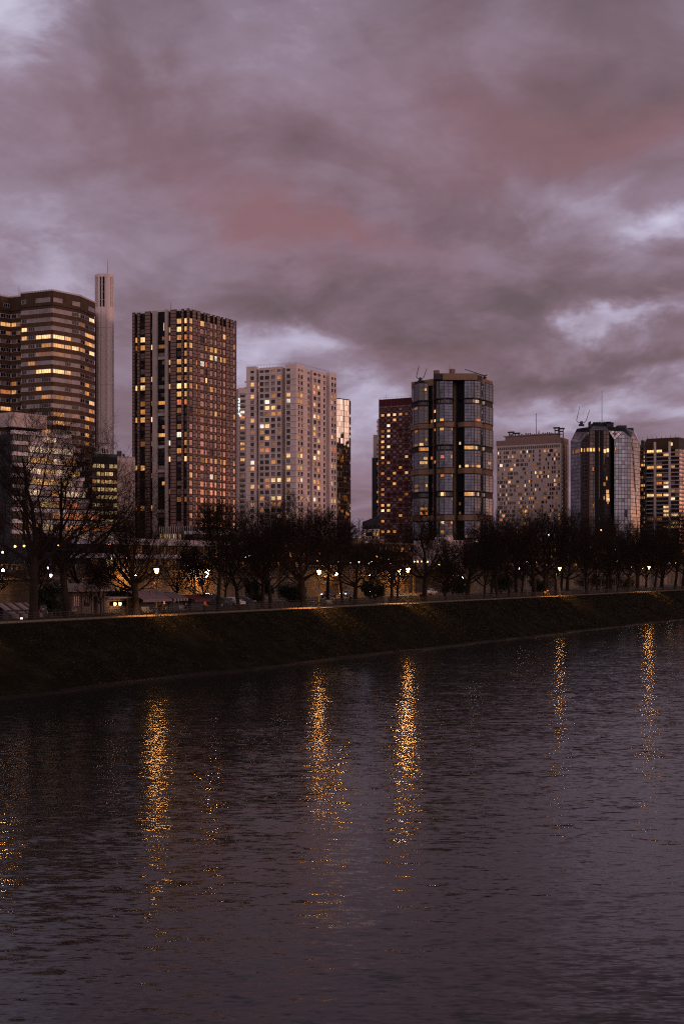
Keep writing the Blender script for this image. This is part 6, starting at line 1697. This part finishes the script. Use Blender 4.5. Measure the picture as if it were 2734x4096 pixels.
f2.box(T.mb('wing_wall'), 0, f2.L*.2, GZ, zr2, -4, 0); f2.box(T.mb('wing_wall'), f2.L*.2, f2.L, GZ, GZ+.9, -4, 0); f2.box(T.mb('wing_wall'), f2.L*.2, f2.L, zr2-.4, zr2, -4, 0); f2.box(T.mb('wing_wall'), f2.L*.2, f2.L, GZ+.9, zr2-.4, -4, -1.6)
f2.box(T.mb('wing_roof'), -.1, f2.L+.6, zr2, zr2+.16, -4.4, .9)
T.window(f2, f2.L*.22, f2.L*.52, GZ+1.0, zr2-.45, -1.5, 'l_dim', 'frame_d', 2, .1, .08); T.window(f2, f2.L*.55, f2.L*.97, GZ+1.0, zr2-.45, -1.5, 'gl_black', 'frame_d', 3, .1, .08)
T.finish({'wall': plas, 'doorway': M['black'], 'roof': M['conc_grey'], 'chimney': M['conc_grey'], 'column': plas, 'wing_wall': plas, 'wing_roof': M['conc_grey']})
lm_lan = lampmat('small_lantern_glow', (1, .45, .13), 26)
for a in (.30, .50):
    p = f2.pt(f2.L*a, zr2-.75, .55)
    m = MB(); m.lathe(p, [(0, -.24), (.13, -.2), (.19, .12), (0, .14)], 8); lg = m.build('lantern', lm_lan, T.root)
    m = MB(); m.lathe((p[0], p[1], p[2]+.14), [(.22, 0), (.05, .16), (0, .18)], 8); m.tube((p[0], p[1], p[2]+.3), (p[0], p[1], zr2), .015, .015, 4); m.build('lantern_cap', M['metal'], lg)

def stall(name, pxa, pxb, v, ytop, ydrop, cm, label, cat='stall', lamps=0, stripes=None):
    a, b2 = frame_at(pxa, v), frame_at(pxb, v); f = Fac(a, b2)
    e = empty(name, ((a.x+b2.x)/2, (a.y+b2.y)/2, GZ), label, cat)
    zt, zd = zat(ytop, a.y), zat(ydrop, a.y)
    mats = cm if isinstance(cm, list) else [cm]
    m = MB(); n = 10
    for k in range(n):
        s0, s1 = f.L*k/n, f.L*(k+1)/n; mi = k % len(mats)
        m.hexa([f.pt(s0, zd, 1.2), f.pt(s1, zd, 1.2), f.pt(s1, zt-.1, -1.4), f.pt(s0, zt-.1, -1.4), f.pt(s0, zd+.06, 1.2), f.pt(s1, zd+.06, 1.2), f.pt(s1, zt, -1.4), f.pt(s0, zt, -1.4)], mi)
        m.hexa([f.pt(s0, zd-.3, 1.22), f.pt(s1, zd-.3, 1.22), f.pt(s1, zd-.3, 1.16), f.pt(s0, zd-.3, 1.16), f.pt(s0, zd+.05, 1.22), f.pt(s1, zd+.05, 1.22), f.pt(s1, zd+.05, 1.16), f.pt(s0, zd+.05, 1.16)], mi)
    m.build('awning', mats, e)
    m = MB(); f.box(m, .15, f.L-.15, GZ, GZ+1.0, -.5, .45); f.box(m, .05, f.L-.05, GZ+1.0, GZ+1.08, -.6, .6); m.build('counter', M['slate'], e)
    m = MB(); f.box(m, 0, f.L, GZ, zt-.15, -1.6, -1.45); m.build('back_wall', M['brown_dk'], e)
    for s0 in (.08, f.L-.08):
        m = MB(); p = f.pt(s0, 0, 1.1); m.tube((p[0], p[1], GZ), (p[0], p[1], zd), .035, .035, 6); m.build('pole', M['metal'], e)
    for k in range(lamps):
        p = f.pt(f.L*(.35+.4*k), zd-.55, .9); m = MB(); m.lathe(p, [(0, -.28), (.13, -.24), (.13, .24), (0, .26)], 8); m.build('lamp', lm_lan, e)
    return e
mauve = mat('mauve_canvas', (.20, .155, .185), .8, var=.12); dkred = mat('dark_red_canvas', (.10, .035, .035), .8, var=.2); whites = mat('white_canvas', (.26, .22, .22), .8, var=.1)
stall('market_stall', 5, 35, 10, 603.5, 615.5, [mauve, whites, M['slate']], 'stall with a pale striped awning and two orange lamps beside the leftmost thick trunk', lamps=2)
stall('market_stall', 136, 165, 12, 591, 600.0, [mauve], 'stall with a plain mauve awning behind the lantern and couple')
stall('market_stall', 166, 181, 13, 592, 599, [M['slate'], whites], 'small dark stall with white cloth strips, right of the couple')
stall('market_stall', 188, 203, 12, 595, 600, [dkred], 'stall with a dark red awning left of the orange-jacketed person')

# ------------------------------------------------------------------ cars
tyre = mat('tyre_rubber', (.015, .015, .015), .9, var=.1); rimm = mat('wheel_rim', (.35, .35, .36), .35, metal=.9, var=.1)
paints = {'black': mat('black_paint', (.015, .015, .018), .25, var=.1), 'grey': mat('grey_paint', (.14, .14, .15), .28, var=.08), 'white': mat('white_paint', (.62, .60, .60), .3, var=.06), 'blue': mat('dark_blue_paint', (.03, .035, .07), .25, var=.08), 'red': mat('wine_paint', (.10, .02, .03), .28, var=.08)}
hl_on = lampmat('headlight_on', (1, .93, .8), 9, False); hl_off = mat('headlight_off', (.5, .5, .5), .15, var=.05); tl = lampmat('tail_light', (1, .05, .03), .6, False)
def car(px, v, rz, paint, label, kind='car', on=False, group='vehicles parked behind the path'):
    x_, y_ = ray_v(px, v); e = empty('parked_car' if kind == 'car' else 'parked_van', (x_, y_, GZ), label, 'car' if kind == 'car' else 'van', group, rz)
    if kind == 'car':   # stations along the length: x, belt half-width, lower z, belt z, roof half width, roof z
        S = [(-2.15, .72, .42, .70, .60, .72), (-1.95, .82, .28, .84, .66, .88), (-1.55, .86, .24, .92, .62, 1.12), (-1.0, .87, .22, .93, .60, 1.42), (-.2, .88, .22, .92, .60, 1.47), (.55, .88, .22, .91, .59, 1.38), (1.15, .87, .23, .90, .66, .98), (1.75, .84, .26, .82, .66, .84), (2.1, .72, .36, .66, .58, .68)]
        wx, wr_ = (-1.30, 1.32), .32
    else:
        S = [(-2.4, .86, .34, 1.0, .80, 1.95), (-2.3, .92, .28, 1.02, .82, 2.05), (-1.2, .93, .26, 1.04, .82, 2.10), (0, .93, .26, 1.04, .82, 2.10), (.9, .93, .26, 1.04, .80, 2.05), (1.45, .92, .26, 1.04, .76, 1.62), (1.95, .90, .28, 1.0, .74, 1.10), (2.45, .78, .36, .84, .62, .90)]
        wx, wr_ = (-1.5, 1.6), .36
    m = MB(); rings = []
    for xx, hw_, zl, zb, rw, zr_ in S:
        ring = [(xx, -hw_*.86, zl), (xx, -hw_, zl+.18), (xx, -hw_, zb), (xx, -rw, zr_-.05), (xx, -rw*.8, zr_), (xx, rw*.8, zr_), (xx, rw, zr_-.05), (xx, hw_, zb), (xx, hw_, zl+.18), (xx, hw_*.86, zl)]
        rings.append(ring)
    for a, b in zip(rings, rings[1:]):
        for k in range(10):
            j = (k+1) % 10; m.quad(a[k], b[k], b[j], a[j])
    m.poly(rings[0][::-1][::-1]); m.poly(rings[-1][::-1])
    def hang(mb, name, mt, par=e, smooth=False):
        o = mb.build(name, mt, None, smooth=smooth, off=(0, 0, 0)); o.parent = par; return o
    hang(m, 'body', paints[paint])
    # glazing just proud of the cabin
    def lerp(p, q, t_): return tuple(p[i]+(q[i]-p[i])*t_ for i in range(3))
    i0 = 2 if kind == 'car' else 3; i1 = 6 if kind == 'car' else 5
    for sgn, ka, kb in ((-1, 2, 3), (1, 7, 6)):
        m = MB()
        for i in range(i0, i1):
            a, b = rings[i], rings[i+1]
            q = [lerp(a[ka], a[kb], .10), lerp(b[ka], b[kb], .10), lerp(b[ka], b[kb], .86), lerp(a[ka], a[kb], .86)]
            q = [(p[0]+(.05 if n_ in (0, 3) else -.05), p[1]+sgn*.012, p[2]) for n_, p in enumerate(q)]
            m.quad(*q)
        hang(m, 'side_window', M['gl_black'])
    a, b = (rings[5], rings[6])
    m = MB(); m.quad(*[(p[0]+.012, p[1], p[2]+.012) for p in (lerp(a[4], b[4], .08), lerp(a[5], b[5], .08), lerp(a[5], b[5], .92), lerp(a[4], b[4], .92))]); hang(m, 'windscreen', M['gl_black'])
    if kind == 'car':
        a, b = rings[2], rings[3]; m = MB(); m.quad(*[(p[0]-.012, p[1], p[2]+.012) for p in (lerp(a[5], b[5], .1), lerp(a[4], b[4], .1), lerp(a[4], b[4], .92), lerp(a[5], b[5], .92))][::-1]); hang(m, 'rear_window', M['gl_black'])
    for xx in wx:
        for sy in (-1, 1):
            w_ = S[3][1]*sy; m = MB(); m.tube((xx, w_-.14*sy, wr_), (xx, w_+.035*sy, wr_), wr_, wr_*.97, 18); wh = hang(m, 'wheel', tyre)
            m = MB(); m.tube((xx, w_+.02*sy, wr_), (xx, w_+.05*sy, wr_), wr_*.62, wr_*.55, 12); r_ = hang(m, 'rim', rimm, wh)
    hx_, hz_ = S[-2][0]+.22, S[-2][3]-.10
    for sy in (-1, 1):
        m = MB(); m.ball((hx_, sy*.62, hz_), .12, 8, 6, sx=.8, sy=1.5, sz=.75); hang(m, 'headlight', hl_on if on else hl_off)
        m = MB(); m.box(S[1][0]-.16, S[1][0]-.02, sy*.66-.12, sy*.66+.12, S[1][3]-.16, S[1][3]-.02); hang(m, 'tail_light', tl)
        m = MB(); m.ball((S[-3][0]-.15 if kind == 'car' else S[-2][0]-.5, sy*(S[3][1]+.12), S[3][3]+.08), .09, 6, 5, sx=.8, sy=1.2, sz=.8); hang(m, 'mirror', paints[paint])
    return e
tb = math.atan2(TD.y, TD.x)
car(212, 18, tb+R(-60), 'black', 'black van parked below the stack of globe lamps', 'van')
car(225, 20, tb+R(-75), 'grey', 'grey car with lit headlights between two trunks, right of the black van', 'car', True)
car(232.5, 19, tb+R(-95), 'white', 'pale car glimpsed behind the dark thick tree', 'car')
car(243, 20, tb+R(-70), 'blue', 'dark blue car right of the dark thick tree', 'car')
car(328.5, 38.5, tb+R(180), 'red', 'wine-coloured car with headlights on, on the road left of the starry lamp', 'car', True, 'cars on the road below the wall')
car(347, 38.5, tb+R(180), 'grey', 'grey car on the road right of the starry lamp, behind the leaning person', 'car', True, 'cars on the road below the wall')
car(430, 33, tb, 'white', 'pale car on the road right of the broad spreading tree', 'car', False, 'cars on the road below the wall')
car(60, 15, tb+R(-80), 'grey', 'grey car parked in the dark between the two biggest left trunks', 'car')
# ivy and leaf litter on the bank slope
iv = mat('ivy_leaf', (.030, .030, .016), .7, var=.5, vscale=.8); iv2 = mat('dead_leaf', (.070, .045, .025), .9, var=.4)
m = MB(); r = random.Random(77)
for k in range(42000):
    uu = -40 + (r.random()**1.5)*430; f_ = r.random()
    if f_ > .93: continue
    z0 = GZ*(1-f_) - .5*f_ + .03; s_ = r.uniform(.05, .16)*(1 + uu/260.0); a = r.random()*6.28; tl_ = r.uniform(.2, 1.0)
    cx_, cy_, cz_ = uv3(uu, -.2 - BANKW*f_, z0)
    dx, dy = math.cos(a)*s_, math.sin(a)*s_
    m.quad((cx_-dx, cy_-dy, cz_), (cx_+dy*.6, cy_-dx*.6, cz_+s_*tl_*.4), (cx_+dx, cy_+dy, cz_+s_*tl_), (cx_-dy*.6, cy_+dx*.6, cz_+s_*tl_*.5), 0 if r.random() < .85 else 1)
tag(m.build('ground_cover', [iv, iv2]), 'dark ivy and fallen leaves covering the sloping river bank', 'ground cover', kind='stuff')
SC.cycles.pixel_filter_type = 'BLACKMAN_HARRIS'; SC.cycles.filter_width = 1.2
SC.cycles.sample_clamp_indirect = 2.2; SC.cycles.max_bounces = 6; SC.cycles.diffuse_bounces = 2; SC.cycles.glossy_bounces = 4; SC.cycles.caustics_reflective = False
SC.cycles.use_denoising = False
